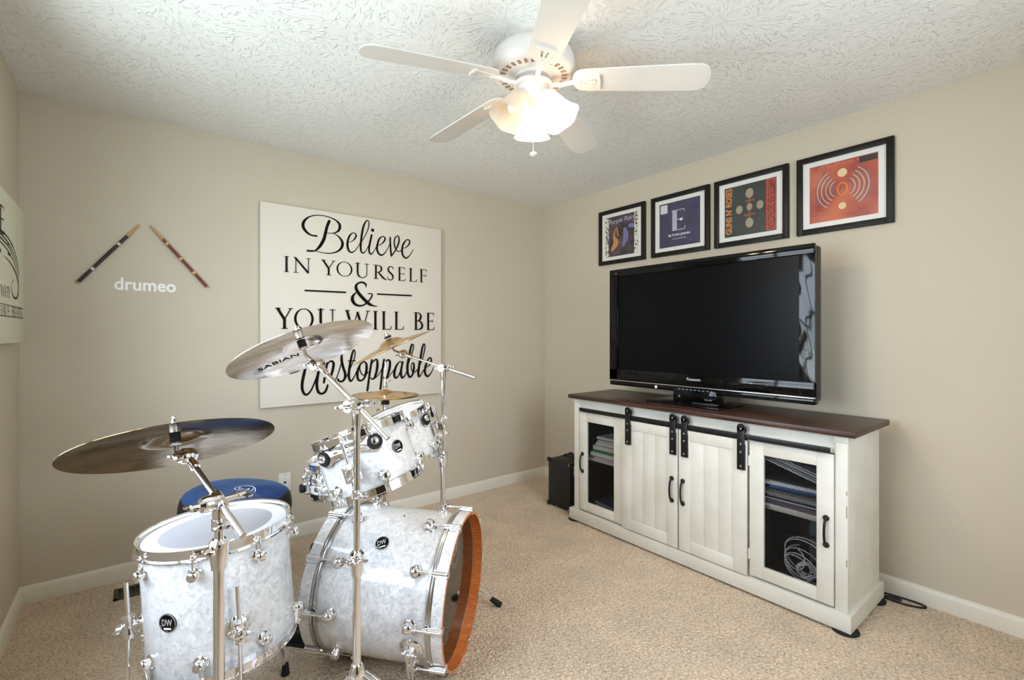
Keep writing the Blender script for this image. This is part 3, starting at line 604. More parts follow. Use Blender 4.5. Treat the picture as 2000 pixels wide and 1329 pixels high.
# -- floor register
o = thing('floor_register', 'bronze slotted floor register in the carpet by the back baseboard', 'vent', (-2.88, -.18, 0))
mb = MB(); x0, x1, y0, y1 = -3.02, -2.72, -.245, -.12
mb.bb(x0, x1, y0, y0+.018, .0, .008, .002); mb.bb(x0, x1, y1-.018, y1, 0, .008, .002); mb.bb(x0, x0+.018, y0, y1, 0, .008, .002); mb.bb(x1-.018, x1, y0, y1, 0, .008, .002)
mb.build('register_frame', 'vent', o)
mb = MB()
for i in range(15): mb.box((x0+.03+i*.0175, (y0+y1)/2, .005), (.0035, .09, .004), Matrix.Rotation(rad(20), 3, 'Y'))
mb.build('louvers', 'vent', o)
MB().bb(x0+.016, x1-.016, y0+.016, y1-.016, .0005, .0015).build('duct_opening', 'black', o)

# ================================================================== FRAMED RECORDS on the right wall
def art_rect(t, name, m, y0, y1, z0, z1, x): MB().bb(x, x+.0005, y0, y1, z0, z1).build(name, m, t)
def framed(yl, yr, lab, cover):
    zc = 2.049; yc = (yl+yr)/2; hw = abs(yr-yl)/2; hh = .213
    t = thing('framed_record', lab, 'picture', (0, yc, zc), 'framed record sleeves above the television')
    mb = MB(); fw = .03
    for y0, y1, z0, z1 in ((yc-hw, yc-hw+fw, zc-hh, zc+hh), (yc+hw-fw, yc+hw, zc-hh, zc+hh), (yc-hw+fw, yc+hw-fw, zc+hh-fw, zc+hh), (yc-hw+fw, yc+hw-fw, zc-hh, zc-hh+fw)):
        mb.bb(-.024, -.001, y0, y1, z0, z1, .0015)
    mb.build('frame', 'frame', t)
    MB().bb(-.012, -.002, yc-hw+fw, yc+hw-fw, zc-hh+fw, zc+hh-fw).build('mat_board', 'matboard', t)
    MB().bb(-.0135, -.0121, yc-.155, yc+.155, zc-.155, zc+.155).build('record_sleeve', cover, t)
    MB().bb(-.0175, -.0165, yc-hw+fw, yc+hw-fw, zc-hh+fw, zc+hh-fw).build('glazing', 'pglass', t)
    return t, yc, zc
YD = (0, -1, 0); ZD = (0, 0, 1)
# u runs to the viewer's right (toward -y)
def ribbons(t, name, m, yc, zc, strokes, x=-.0141):
    for st in strokes: MB().ribbon(st, lambda u, v: (x, yc-u, zc+v), 4).build(name, m, t, flat=True)
# 1 violet and brown sleeve with ivory patterned borders
m = mat('violet_brown_print', '#3a2a3c', .5); add_noise(m, 16, '#17101a', '#6b4a66', 3, lo=.4, hi=.75, distort=1)
t, yc, zc = framed(-.662, -1.100, 'leftmost framed record sleeve, dark centre between patterned ivory edges, over the television', m)
mp_ = mat('ivory_pattern_print', '#d8d4c6', .6); add_noise(mp_, 55, '#4c4638', '#e9e6da', 2, lo=.42, hi=.5)
art_rect(t, 'sleeve_border', mp_, yc+.122, yc+.155, zc-.155, zc+.155, -.0142); art_rect(t, 'sleeve_border', mp_, yc-.155, yc-.122, zc-.155, zc+.155, -.0142)
text('Purple Rain', 'sleeve_title', plain('#c9c2dc'), t, (-.0144, yc-.0, zc+.113), (0, -1, .04), (0, -.12, 1), .235, .048)
ribbons(t, 'sleeve_shape', plain('#c98a4c'), yc, zc, [[(-.085, -.10, .03), (-.05, -.05, .05), (-.07, 0, .02), (-.055, .06, .006)], [(-.03, .0, .012), (-.045, .07, .008)]])
ribbons(t, 'sleeve_shape', plain('#6f6fa8'), yc, zc, [[(.02, -.08, .02), (.045, -.02, .05), (.035, .04, .03)], [(.08, .06, .03), (.11, .055, .03)]])
# 2 indigo
m = mat('indigo_print', '#2d2a4e', .5); add_noise(m, 30, '#272446', '#37335c', 4)
t, yc, zc = framed(-1.155, -1.597, 'framed indigo record sleeve with a large silver letter E', m)
mb = MB(); put_caps(mb, [('E', -.062, .052, -.045, .095)], lambda u, v: (-.0144, yc-u, zc+v)); mb.bm.faces.new([mb.bm.verts.new((-.0143, yc-u, zc+v)) for u, v in ((-.052, -.045), (-.016, -.045), (-.016, .095), (-.052, .095))]); mb.build('sleeve_letter', plain('#b9b6c8'), t, flat=True)
ribbons(t, 'sleeve_shape', plain('#e9e7f2'), yc, zc, [[(.012, .025, .016), (.020, .025, .016)]], x=-.0146)
text('ELTON JOHN', 'sleeve_title', plain('#e9e7f2'), t, (-.0144, yc, zc-.078), YD, ZD, .165, .020, bold=.03)
text('DIAMONDS', 'sleeve_title', plain('#c9c5dc'), t, (-.0144, yc, zc-.103), YD, ZD, .105, .010)
art_rect(t, 'sticker', plain('#d8d8d8'), yc+.09, yc+.145, zc+.085, zc+.145, -.0144)
# 3 black with orange and red side titles
m = mat('charcoal_print', '#1f2120', .5); add_noise(m, 22, '#181a19', '#2b2f2c', 4)
t, yc, zc = framed(-1.632, -2.074, 'framed black record sleeve with orange and red vertical titles', m)
text("GUNS N' ROSES", 'sleeve_title', plain('#e8903a'), t, (-.0144, yc+.128, zc+.005), (0, 0, 1), (0, 1, 0), .285, .040, bold=.02)
art_rect(t, 'sleeve_band', plain('#c23f26'), yc-.153, yc-.098, zc-.15, zc+.15, -.0140)
text('APPETITE FOR DESTRUCTION', 'sleeve_title', plain('#33120d'), t, (-.0144, yc-.126, zc), (0, 0, -1), (0, -1, 0), .285, .044, bold=.02)
for (u, v, r_) in ((0, .095, .03), (0, .012, .022), (-.062, .005, .026), (.062, .012, .026), (0, -.085, .03)):
    MB().prism([(u+r_*.8*math.cos(a_), v+r_*math.sin(a_)) for a_ in [2*PI*i/14 for i in range(14)]], (-.0141, yc, zc), (0, -1, 0), (0, 0, 1), .0004).build('sleeve_shape', plain('#a3937c'), t)
ribbons(t, 'sleeve_shape', plain('#8a4a2c'), yc, zc, [[(-.02, .05, .012), (.025, .05, .012)], [(-.03, -.035, .012), (.03, -.035, .012)], [(0, .06, .01), (0, -.05, .01)]])
# 4 red with rings and curved bands
m = mat('red_print', '#b5432c', .5); add_noise(m, 7, '#9f2f1e', '#cf6a48', 4)
t, yc, zc = framed(-2.118, -2.556, 'framed red record sleeve with curved blue and cream bands, rightmost above the television', m)
st = []; st2 = []
for i in range(9):
    for sgn in (-1, 1):
        r_ = .035 + i*.010
        arc = [(sgn*(.012+r_*math.cos(a_)), .01+r_*1.05*math.sin(a_), .0035) for a_ in [rad(-55+q*14) for q in range(9)]]
        (st if i % 2 else st2).append(arc)
ribbons(t, 'sleeve_shape', plain('#e6c79a'), yc, zc, st); ribbons(t, 'sleeve_shape', plain('#4a6a96'), yc, zc, st2)
for (u, v, r_) in ((0, .09, .022), (0, -.085, .018)):
    MB().prism([(u+r_*math.cos(a_), v+r_*math.sin(a_)) for a_ in [2*PI*i/18 for i in range(18)]], (-.0141, yc, zc), (0, -1, 0), (0, 0, 1), .0004).build('sleeve_shape', plain('#f0d0a0'), t)
ribbons(t, 'sleeve_shape', plain('#e58a3a'), yc, zc, [[(.022*math.cos(a_), .005+.032*math.sin(a_), .006) for a_ in [2*PI*i/12 for i in range(13)]]])
text('JOURNEY', 'sleeve_title', plain('#dd7a5c'), t, (-.0144, yc+.015, zc+.138), YD, ZD, .20, .017)
art_rect(t, 'sticker', plain('#1c1712'), yc-.152, yc-.075, zc+.120, zc+.150, -.0146)
# ================================================================== MEDIA CONSOLE
con = thing('media_console', 'long white farmhouse media console with dark wood top and sliding barn doors', 'cabinet', (-.33, -1.715, 0))
Y0, Y1 = -2.520, -.908
DIV = [-2.104, -1.326]                 # bay dividers
MB().bb(-.585, -.085, -2.555, -.875, .845, .871, .003).build('top', 'walnut', con, label='dark stained wooden top')
mb = MB()                                # carcass
mb.bb(-.5255, -.11, Y0+.001, Y0+.02, .085, .845); mb.bb(-.5255, -.11, Y1-.02, Y1-.001, .085, .845)
mb.bb(-.125, -.11, Y0+.02, Y1-.02, .085, .845)
mb.bb(-.525, -.11, Y0+.02, Y1-.02, .085, .105)
for y in DIV: mb.bb(-.525, -.12, y-.009, y+.009, .10, .845)
mb.bb(-.545, -.525, Y0+.02, Y1-.02, .762, .845)             # fascia
for y0, y1 in ((Y0, Y0+.045), (Y1-.045, Y1)): mb.bb(-.556, -.525, y0, y1, .085, .845, .002)
for y0, y1 in ((Y0+.045, Y0+.050), (Y1-.050, Y1-.045)): mb.bb(-.548, -.53, y0, y1, .085, .77)
for y in DIV: mb.bb(-.545, -.525, y-.015, y+.015, .085, .77)
mb.bb(-.560, -.52, Y0-.004, Y0+.05, .815, .845, .002); mb.bb(-.560, -.52, Y1-.05, Y1+.004, .815, .845, .002)
mb.build('body', 'cwhite', con)
for y0, y1 in ((-2.4995, -2.1135), (-1.3165, -.9285)):  # thin dark sheets added to darken the white bay interiors
    MB().bb(-.1262, -.1254, y0, y1, .106, .844).bb(-.52, -.127, y0, y0+.0006, .106, .844).bb(-.52, -.127, y1-.0006, y1, .106, .844).bb(-.52, -.127, y0+.001, y1-.001, .1052, .1058).build('bay_dark_sheets', plain('#3b3129', .8), con, label='dark brown sheets over the white bay interior')
mb = MB()
mb.bb(-.574, -.554, -2.536, -.878, .012, .085, .0015); mb.bb(-.5539, -.10, -2.536, -2.518, .012, .0848); mb.bb(-.5539, -.10, -.896, -.878, .012, .0848)
mb.bb(-.5538, -.10, -2.5175, -.8965, .07, .0855)
mb.build('plinth', 'cwhite', con)
mb = MB()
for y, z, l in ((Y0-.0006, .52, .05), (Y0-.0006, .60, .02), (Y0-.0006, .30, .03)):
    mb.box((-.5562, Y0+.004, z), (.0012, .003, l)); 
mb.build('worn_edge', 'worn', con)
for y0, y1 in ((-2.498, -2.115), (-1.315, -.930)):
    MB().bb(-.50, -.125, y0, y1, .425, .443, .001).build('shelf', 'cwhite', con)
def pull(parent, y, z0, z1, x):
    mb = MB()
    mb.tube([(x-.004, y, z0+.012), (x-.020, y, z0+.03), (x-.026, y, (z0+z1)/2), (x-.020, y, z1-.03), (x-.004, y, z1-.012)], [.0055]*4+[.0055]*16+[.0055]*5, 10, 6)
    for z in (z0+.012, z1-.012): mb.lathe([(0, -.001), (.013, 0), (.013, .004), (.009, .009), (0, .011)], (x, y, z), (-1, 0, 0), 18)
    return mb.build('handle', 'iron', parent, label='black curved pull handle')
def mesh_door(y0, y1, hy, hinge_y):
    x0, x1 = -.560, -.542; za, zb = .096, .757; st = .066
    d = MB()
    d.bb(x0, x1, y0, y0+st, za, zb, .0015); d.bb(x0, x1, y1-st, y1, za, zb, .0015)
    d.bb(x0, x1, y0+st, y1-st, zb-.060, zb, .0015); d.bb(x0, x1, y0+st, y1-st, za, za+.058, .0015)
    door = d.build('mesh_door', 'cwhite', con)
    a0, a1, b0, b1 = y0+st, y1-st, za+.058, zb-.06
    m_ = MB(); wd = a1-a0; ht = b1-b0; sl = .55; step = .0078
    for sgn in (1, -1):
        n = int((ht + sl*wd)/step)
        for i in range(n+1):
            c0 = -sl*wd + i*step if sgn > 0 else i*step       # z at y=a0
            ts = [0, wd]
            def zz(u): return c0 + sgn*sl*u
            u0, u1 = 0, wd
            if sgn > 0:
                u0 = max(0, (0-c0)/sl); u1 = min(wd, (ht-c0)/sl)
            else:
                u0 = max(0, (c0-ht)/sl); u1 = min(wd, c0/sl)
            if u1-u0 < .004: continue
            w_ = .0009; x = -.5485 if sgn > 0 else -.5478
            for dx in (0,):
                v = [m_.bm.verts.new((x+dx, a0+u, b0+zz(u)+q)) for u, q in ((u0, -w_), (u1, -w_), (u1, w_), (u0, w_))]
                m_.bm.faces.new(v)
    m_.build('wire_mesh', 'iron', door, flat=True, label='fine black diamond wire mesh')
    pull(door, hy, .345, .487, x0)
    h = MB()
    for z in (.20, .66): h.cyl((x0-.002, hinge_y, z-.025), (x0-.002, hinge_y, z+.025), .004, seg=10)
    h.build('hinge', 'cwhite', door)
mesh_door(-2.468, -2.108, -2.440, -2.106)
mesh_door(-1.324, -.962, -.990, -1.326)
def barn_door(y0, y1, hy, straps):
    x0, x1 = -.578, -.563; za, zb = .092, .757; st = .066
    d = MB()
    d.bb(x0, x1, y0, y0+st, za, zb, .0012); d.bb(x0, x1, y1-st, y1, za, zb, .0012)
    d.bb(x0, x1, y0+st, y1-st, zb-.055, zb, .0012); d.bb(x0, x1, y0+st, y1-st, za, za+.062, .0012)
    n = 3; pw = (y1-y0-2*st)/n
    for i in range(n): d.bb(x0+.005, x1-.002, y0+st+i*pw+.0008, y0+st+(i+1)*pw-.0008, za+.06, zb-.053, .0012)
    d.bb(x0+.0075, x1-.003, y0+st, y1-st, za+.06, zb-.053)
    door = d.build('barn_door', 'cwhite', con)
    pull(door, hy, .340, .488, x0)
    for sy in straps:
        s = MB(); s.bb(-.5905, -.5865, sy-.019, sy+.019, .612, .822, .001)
        s.lathe([(.019, 0), (.019, .004)], (-.5865, sy, .822), (-1, 0, 0), 24)
        s.bb(-.5865, -.578, sy-.019, sy+.019, .612, .735)
        s.lathe([(.012, -.002), (.021, -.002), (.021, .003), (.017, .0045), (.021, .006), (.021, .011), (.012, .011)], (-.575, sy-.002, .808), (-1, 0, 0), 24)
        hang = s.build('door_hanger', 'iron', door, label='black iron strap with roller')
        b = MB()
        for z in (.630, .70, .74, .815): b.lathe([(.0055, 0), (.0055, .002), (.003, .004), (0, .004)], (-.5905, sy, z), (-1, 0, 0), 10)
        b.build('bolt', 'steel', hang)
barn_door(-1.720, -1.338, -1.686, (-1.388, -1.696))
barn_door(-2.100, -1.728, -1.754, (-1.768, -2.078))
MB().bb(-.582, -.576, -2.462, -.978, .766, .790, .001).build('sliding_rail', 'iron', con, label='black flat iron rail')
mb = MB()
for y in (-2.43, -1.90, -1.55, -1.01):
    mb.cyl((-.577, y, .778), (-.545, y, .778), .006, seg=12); mb.lathe([(.006, 0), (.006, .002), (0, .004)], (-.582, y, .778), (-1, 0, 0), 12)
mb.build('rail_standoff', 'iron', con)
for (x, y), lb_ in (((-.535, -2.505), 'black furniture cup under the front right corner of the console'), ((-.535, -.905), 'black furniture cup under the front corner of the console nearest the amplifier'), ((-.15, -2.505), 'black furniture cup under the console corner beside the coiled power cord'), ((-.15, -.905), 'black furniture cup under the back corner of the console behind the amplifier')):
    o = MB().lathe([(0, 0), (.050, 0), (.052, .006), (.048, .0115), (0, .0115)], (x, y, 0), (0, 0, 1), 28).build('furniture_cup', 'rubber', None, (x, y, 0))
    tag(o, lb_, 'furniture cup', 'black cups under the console corners')

# -- what the console holds
def stack_item(kind, x, y, z, sx_, sy_, th, rz, col, lab, grp, tilt=0, pages=True):
    R_ = Matrix.Rotation(rz, 3, 'Z') @ Matrix.Rotation(tilt, 3, 'X')
    t = thing(kind, lab, 'magazine' if kind == 'magazine' else kind.replace('_', ' '), (x, y, z), grp)
    c = V((x, y, z+th/2))
    MB().box(c, (sx_-.004, sy_-.004, max(th-.0022, .001)), R_).build('pages', 'paper', t)
    mb = MB(); up = R_ @ V((0, 0, 1)); sd = R_ @ V((1, 0, 0))
    mb.box(c + up*(th/2-.0005), (sx_, sy_, .0009), R_); mb.box(c - up*(th/2-.0005), (sx_, sy_, .0009), R_); mb.box(c + sd*(sx_/2)*(-1 if (len(lab) + int(th*1000)) % 3 else 1), (.0009, sy_, th), R_)
    mb.build('cover', plain(col), t)
    return t
rnd = random.Random(3)
names = [('#e8e8ea', 'white'), ('#d9822e', 'orange'), ('#5d5470', 'violet grey'), ('#2d2f33', 'charcoal'), ('#c9cdd0', 'pale grey'), ('#8b8d88', 'mid grey'), ('#e9e6da', 'cream'), ('#1d2740', 'navy'), ('#2c62a8', 'bright blue'), ('#d5dbe6', 'icy blue'), ('#202124', 'black')]
z = .444
ordn = ['lowest', 'second lowest', 'third lowest', 'fourth lowest', 'fifth lowest', 'sixth lowest', 'seventh lowest', 'eighth lowest', 'ninth lowest', 'tenth lowest', 'topmost level']
for i, (c_, nm) in enumerate(names):
    th = [.012, .009, .012, .009, .016, .011, .008, .012, .008, .016, .008][i]
    stack_item('magazine', -.40+rnd.uniform(-.02, .02), -2.30+rnd.uniform(-.018, .018), z+.0006, .21, .28, th, rnd.uniform(-.10, .10), c_, f'{nm} magazine in the right bay of the console, {ordn[i]} of the flat pile', 'magazines in the right console bay')
    z += th+.0012
for i, (c_, nm) in enumerate((('#dedfe0', 'white'), ('#9da3a8', 'grey'), ('#ececec', 'off-white'), ('#b9bcc0', 'silver grey'))):
    stack_item('magazine', -.40+i*.006, -2.27, z+.052+i*.0100, .20, .25, .0068, .05, c_, f'{nm} magazine slanting on top of the right console pile, {["undermost","second","third","uppermost"][i]} of the slanted ones', 'slanted magazines in the right console bay', tilt=.30)
names = [('#e6e8ee', 'white', .014), ('#9c3a26', 'rust red', .006), ('#eceef2', 'snow white', .022), ('#3f9a4c', 'light green', .018), ('#1f5a3a', 'dark green', .030), ('#e9e6dd', 'cream', .016), ('#f0f0f0', 'chalk white', .012), ('#4a5c8a', 'blue', .008), ('#ebebef', 'pale white', .014)]
z = .444
for i, (c_, nm, th) in enumerate(names):
    stack_item('book', -.41+rnd.uniform(-.015, .015), -1.155+(-.02 if i > 4 else 0)+rnd.uniform(-.012, .012), z+.0006, .19, .25-(.03 if i > 4 else 0), th, rnd.uniform(-.10, .10), c_, f'{nm} book in the left bay of the console, {ordn[i]} of its pile', 'books in the left console bay')
    z += th+.0012
z = .106
for i, (c_, nm, th) in enumerate((('#b5522c', 'orange red', .014), ('#2b2b30', 'black', .012), ('#c9ccd6', 'light grey', .010), ('#34405e', 'slate blue', .009))):
    stack_item('folder', -.40+rnd.uniform(-.02, .02), -1.17+rnd.uniform(-.01, .01), z+.0006, .21, .24, th, rnd.uniform(-.2, .2), c_, f'{nm} folder on the floor of the left console bay, {ordn[i]} of four', 'folders in the left console bay')
    z += th+.0012
b = tag(MB().box((-.20, -1.18, .22), (.10, .16, .22), None, .004).build('storage_box', plain('#8d9296'), None, (-.20, -1.18, .11)), 'grey box standing at the back of the left console bay', 'box')
b = tag(MB().box((-.19, -2.36, .262), (.10, .20, .28), None, .004).build('storage_box', plain('#6d7c80'), None, (-.24, -2.36, .122)), 'blue grey box at the back of the right console bay', 'box')
# bundle of cables
t = thing('cable_bundle', 'tangle of white cables lying in the lower right bay of the console', 'cable', (-.42, -2.30, .106))
mb = MB()
for i in range(7):
    ph = rnd.uniform(0, 6); cy, cz = -2.285-i*.008, .20+rnd.uniform(-.02, .03); ry, rz_ = .05+.012*i, .045+.008*i; pts = []
    for k in range(11):
        a_ = ph + k*.56
        pts.append((-.49+.010*i+.02*math.sin(a_*1.3), max(min(cy+ry*math.cos(a_), -2.145), -2.44), max(.112, cz+rz_*math.sin(a_))))
    mb.tube(pts, .0026, 6, 4)
mb.build('loose_loops', 'cable_white', t)
mb = MB()
for i in range(9):
    a0 = rnd.uniform(0, 6); pts = []
    R_ = Matrix.Rotation(rnd.uniform(-.6, .6), 3, 'Z') @ Matrix.Rotation(rnd.uniform(-.5, .5), 3, 'Y')
    for k in range(9):
        a_ = a0+k*.8; pts.append(tuple(V((-.45, -2.325, .165)) + R_ @ V((.004*k*.6-.01, .042*math.cos(a_), .034*math.sin(a_)))))
    mb.tube(pts, .0045, 6, 4)
mb.build('coiled_hank', 'cable_white', t)
t = tag(MB().tube([(-.36, -2.14, .40), (-.38, -2.17, .30), (-.34, -2.20, .26), (-.33, -2.30, .285), (-.345, -2.40, .26), (-.36, -2.46, .24)], .005, 8, 6).build('black_cable', 'rubber', None, (-.36, -2.3, .24)), 'black cable drooping inside the right console bay above the white tangle', 'cable')
o = tag(MB().box((-.325, -2.38, .128), (.12, .15, .042), None, .006).build('router', 'black', None, (-.34, -2.38, .107)), 'black router lying behind the white cables in the console', 'router')

# ================================================================== TELEVISION
tv = thing('television', 'large flat black television standing on the media console', 'television', (-.32, -1.69, .871))
ty0, ty1, tz0, tz1 = -2.326, -1.057, .938, 1.728
mb = MB(); fx = -.362
def bar(y0, y1, z0, z1, x0=fx, x1=-.335): mb.bb(x0, x1, y0, y1, z0, z1, .004)
sy0, sy1, sz0, sz1 = -2.258, -1.128, 1.050, 1.678
bar(ty0, ty1, sz1, tz1); bar(sy1, ty1, tz0+.04, sz1+.01); bar(ty0, ty1, tz0+.036, sz0)
mb.build('bezel', 'gloss_black', tv)
# softly bowed right-hand bezel strip
mb = MB(); n = 10; rows = []
for k in range(25):
    z = tz0+.04 + (sz1+.01-tz0-.04)*k/24
    row = []
    for i in range(n+1):
        u = i/n; y = sy0 + (ty0-sy0)*u
        row.append(mb.bm.verts.new((fx + .0045*(u**2) + .0006*math.sin(z*31+u*5) , y, z)))
    rows.append(row)
for a_, b_ in zip(rows, rows[1:]):
    for i in range(n): mb.bm.faces.new((a_[i], a_[i+1], b_[i+1], b_[i]))
e = mb.build('side_bezel', 'gloss_black', tv)
mb = MB(); mb.bb(-.355, -.335, ty0, sy0, tz0+.04, sz1+.01); mb.build('side_bezel_back', 'gloss_black', tv)
MB().bb(-.352, -.345, sy0-.004, sy1+.004, sz0-.004, sz1+.004).build('screen', 'screen', tv, label='dark matte plasma screen')
MB().bb(-.338, -.255, ty0+.004, ty1-.004, tz0+.01, tz1-.004, .012).build('rear_shell', 'black', tv)
MB().bb(fx-.003, -.34, ty0+.001, ty1-.001, tz0+.030, tz0+.037, .0012).build('trim_strip', 'steel', tv, label='thin silver strip')
MB().bb(fx+.004, -.30, ty0, ty1, tz0, tz0+.030, .006).build('speaker_strip', 'gloss_black', tv)
text('Panasonic', 'maker_name', 'silver_print', tv, (fx-.0006, -1.690, 1.018), YD, ZD, .088, .017, bold=.02)
text('VIERA', 'series_name', 'silver_print', tv, (fx-.0006, -1.115, 1.700), YD, ZD, .022, .005)
MB().bb(fx-.0006, fx, -2.030, -2.016, 1.020, 1.023).build('power_light', 'silver_print', tv)
MB().lathe([(.0095, 0), (.0095, .0006)], (fx+.0038, -1.43, .953), (-1, 0, 0), 16).build('round_sticker', 'white_print', tv)
mb = MB()  # row of small pale blue marks along the speaker strip
for i in range(9): mb.bb(fx+.0028, fx+.004, -1.60-i*.026, -1.585-i*.026, .946, .957)
mb.build('pale_marks', plain('#7f8ca6', .3), tv)
MB().bb(-.475, -.185, -1.905, -1.440, .871, .883, .004).build('stand_base', 'gloss_black', tv)
mb = MB(); mb.bb(-.36, -.27, -1.83, -1.55, .880, .96, .01); mb.build('stand_neck', 'gloss_black', tv)
text('FULL HD', 'stand_print', plain('#aab4bd'), tv, (-.3606, -1.78, .905), YD, ZD, .045, .008)
text('G', 'stand_print', plain('#9fd6c0'), tv, (-.3606, -1.595, .912), YD, ZD, .012, .012)
# small items on the stand
t = tag(MB().box((-.425, -1.80, .8895), (.035, .15, .012), Matrix.Rotation(.12, 3, 'Z'), .005).build('remote_control', 'black', None, (-.425, -1.80, .883)), 'black remote control lying on the television stand', 'remote control')

# ================================================================== AMPLIFIER
amp = thing('guitar_amplifier', 'small black box amplifier on the carpet between the console and the corner', 'amplifier', (-.36, -.69, 0))
ax0, ax1, ay0, ay1 = -.492, -.25, -.805, -.575
MB().bb(ax0, ax1, ay0, ay1, .012, .352, .008).build('cabinet', 'tolex', amp)
for x in (ax0+.004, ax1-.004):
    for y in (ay0+.004, ay1-.004):
        for z in (.020, .344):
            c_ = MB().box((x, y, z), (.030, .030, .030), None, .008).build('corner_protector', 'black', amp)
            MB().sphere((x+(-.0150 if x < -.37 else .015), y, z), .0045, (.5, 1, 1), 10).build('rivet', 'silver_print', c_)
for x in (ax0+.03, ax1-.03):
    for y in (ay0+.03, ay1-.03): MB().cyl((x, y, 0), (x, y, .014), .012).build('foot', 'rubber', amp)
MB().bb(ax0+.03, ax1-.03, ay0-.002, ay0+.001, .26, .33).build('control_panel', 'steel', amp)
for i in range(4): MB().lathe([(.008, 0), (.007, .012), (0, .012)], (ax0+.055+i*.045, ay0-.002, .295), (0, -1, 0), 16).build('knob', 'black', amp)
MB().bb(ax0+.03, ax1-.03, ay0-.004, ay0+.001, .04, .25).build('speaker_grille', 'black', amp)
t = tag(MB().tube([(-.30, -.80, .358), (-.33, -.72, .362), (-.40, -.66, .370), (-.44, -.70, .395), (-.42, -.75, .405), (-.36, -.74, .385), (-.33, -.78, .375), (-.38, -.80, .372), (-.42, -.76, .360), (-.36, -.70, .358), (-.29, -.74, .360)], .0042, 8, 6).build('power_cord', 'rubber', None, (-.36, -.74, .352)), 'black cord looped on top of the small amplifier', 'cord')
t = tag(MB().tube([(-.06, -2.42, .006), (-.045, -2.50, .006), (-.03, -2.60, .006), (-.030, -2.665, .006), (-.055, -2.680, .006), (-.085, -2.63, .006), (-.095, -2.56, .007), (-.09, -2.50, .010), (-.07, -2.53, .006), (-.055, -2.58, .006), (-.068, -2.59, .008), (-.085, -2.54, .012), (-.09, -2.47, .006)], .0042, 8, 6).build('power_cord', 'rubber', None, (-.06, -2.57, 0)), 'black power cord looped on the carpet at the end of the console', 'cord')

# ================================================================== CEILING FAN
FX, FY_ = -1.709, -1.80
fan = thing('ceiling_fan', 'white five-bladed ceiling fan with three frosted glass lamps', 'ceiling fan', (FX, FY_, H))
o_ = (FX, FY_, 0); UPV = (0, 0, 1)
MB().lathe([(.0, 2.4398), (.088, 2.4398), (.093, 2.425), (.098, 2.408), (0, 2.408)], o_, UPV, 56).build('canopy', 'fan', fan)
MB().lathe([(0, 2.412), (.095, 2.412), (.128, 2.402), (.150, 2.385), (.160, 2.362), (.163, 2.335), (.161, 2.312), (.150, 2.300), (.145, 2.2985), (.085, 2.294), (0, 2.294)], o_, UPV, 64).build('motor_housing', 'fan', fan)
mb = MB()
for i in range(30):
    a_ = 2*PI*i/30; c_ = V((FX+.122*math.cos(a_), FY_+.122*math.sin(a_), 2.2955))
    mb.box(c_, (.020, .010, .0035), Matrix.Rotation(a_, 3, 'Z'))
mb.build('vent_slots', 'fan_dark', fan, label='ring of dark vent slots')
MB().lathe([(0, 2.296), (.074, 2.296), (.074, 2.285), (.05, 2.284), (.05, 2.27), (.075, 2.269), (.078, 2.262), (.075, 2.254), (0, 2.254)], o_, UPV, 48).build('rotor_ring', 'fan', fan)
MB().lathe([(0, 2.256), (.058, 2.256), (.060, 2.222), (.058, 2.205), (.046, 2.192), (.034, 2.186), (0, 2.184)], o_, UPV, 48).build('light_fitter', 'fan', fan)
for k in range(5):
    a_ = 2.92 + k*2*PI/5
    e1 = V((math.cos(a_), math.sin(a_), 0)); e2 = V((-math.sin(a_), math.cos(a_), 0))
    def pz(r_): return 2.268 - (r_-.15)*.07
    pit = -.20
    def P(r_, s_, dz=0): return V((FX, FY_, 0)) + e1*r_ + e2*(s_*math.cos(pit)) + V((0, 0, pz(r_) + s_*math.sin(pit) + dz))
    # blade
    mb = MB(); outl = []
    for r_, hw in ((.155, .012), (.160, .030), (.172, .046), (.19, .054), (.22, .057), (.40, .063), (.58, .068), (.625, .066), (.648, .050), (.657, .030), (.66, .010)): outl.append((r_, hw))
    pts = [(r_, hw) for r_, hw in outl] + [(r_, -hw) for r_, hw in outl[::-1]]
    A_ = [mb.bm.verts.new(P(r_, s_, 0)) for r_, s_ in pts]; B_ = [mb.bm.verts.new(P(r_, s_, .0055)) for r_, s_ in pts]
    mb.bm.faces.new(A_); mb.bm.faces.new(B_[::-1])
    for i in range(len(A_)):
        j = (i+1) % len(A_); mb.bm.faces.new((A_[i], A_[j], B_[j], B_[i]))
    bl = mb.build('blade', 'fan', fan)
    # blade iron with open trapezoid plate
    mb = MB()
    mb.tube([V((FX, FY_, 2.262)) + e1*.066, V((FX, FY_, 2.258)) + e1*.105, P(.145, 0, -.006), P(.185, 0, -.005)], .0095, 8, 4)
    def plate(outline, dz, th):
        a = [mb.bm.verts.new(P(r_, s_, dz)) for r_, s_ in outline]; b = [mb.bm.verts.new(P(r_, s_, dz-th)) for r_, s_ in outline]
        mb.bm.faces.new(a); mb.bm.faces.new(b[::-1])
        for i in range(len(a)):
            j = (i+1) % len(a); mb.bm.faces.new((a[i], a[j], b[j], b[i]))
    plate([(.165, .010), (.255, .032), (.255, .022), (.175, .004)], -.0005, .008)
    plate([(.165, -.010), (.255, -.032), (.255, -.022), (.175, -.004)], -.0005, .008)
    plate([(.245, .035), (.258, .036), (.262, 0), (.258, -.036), (.245, -.035), (.249, 0)], -.0005, .010)
    plate([(.165, .010), (.20, .012), (.20, -.012), (.165, -.010)], -.0005, .006)
    plate([(.190, .0035), (.245, .006), (.245, -.006), (.190, -.0035)], -.0005, .005)
    mb.build('blade_iron', 'fan', fan)
SH = ((-68.5, 'shade_lit', 13), (171.5, 'shade_dim', 0), (51.5, 'shade_lit', 11))
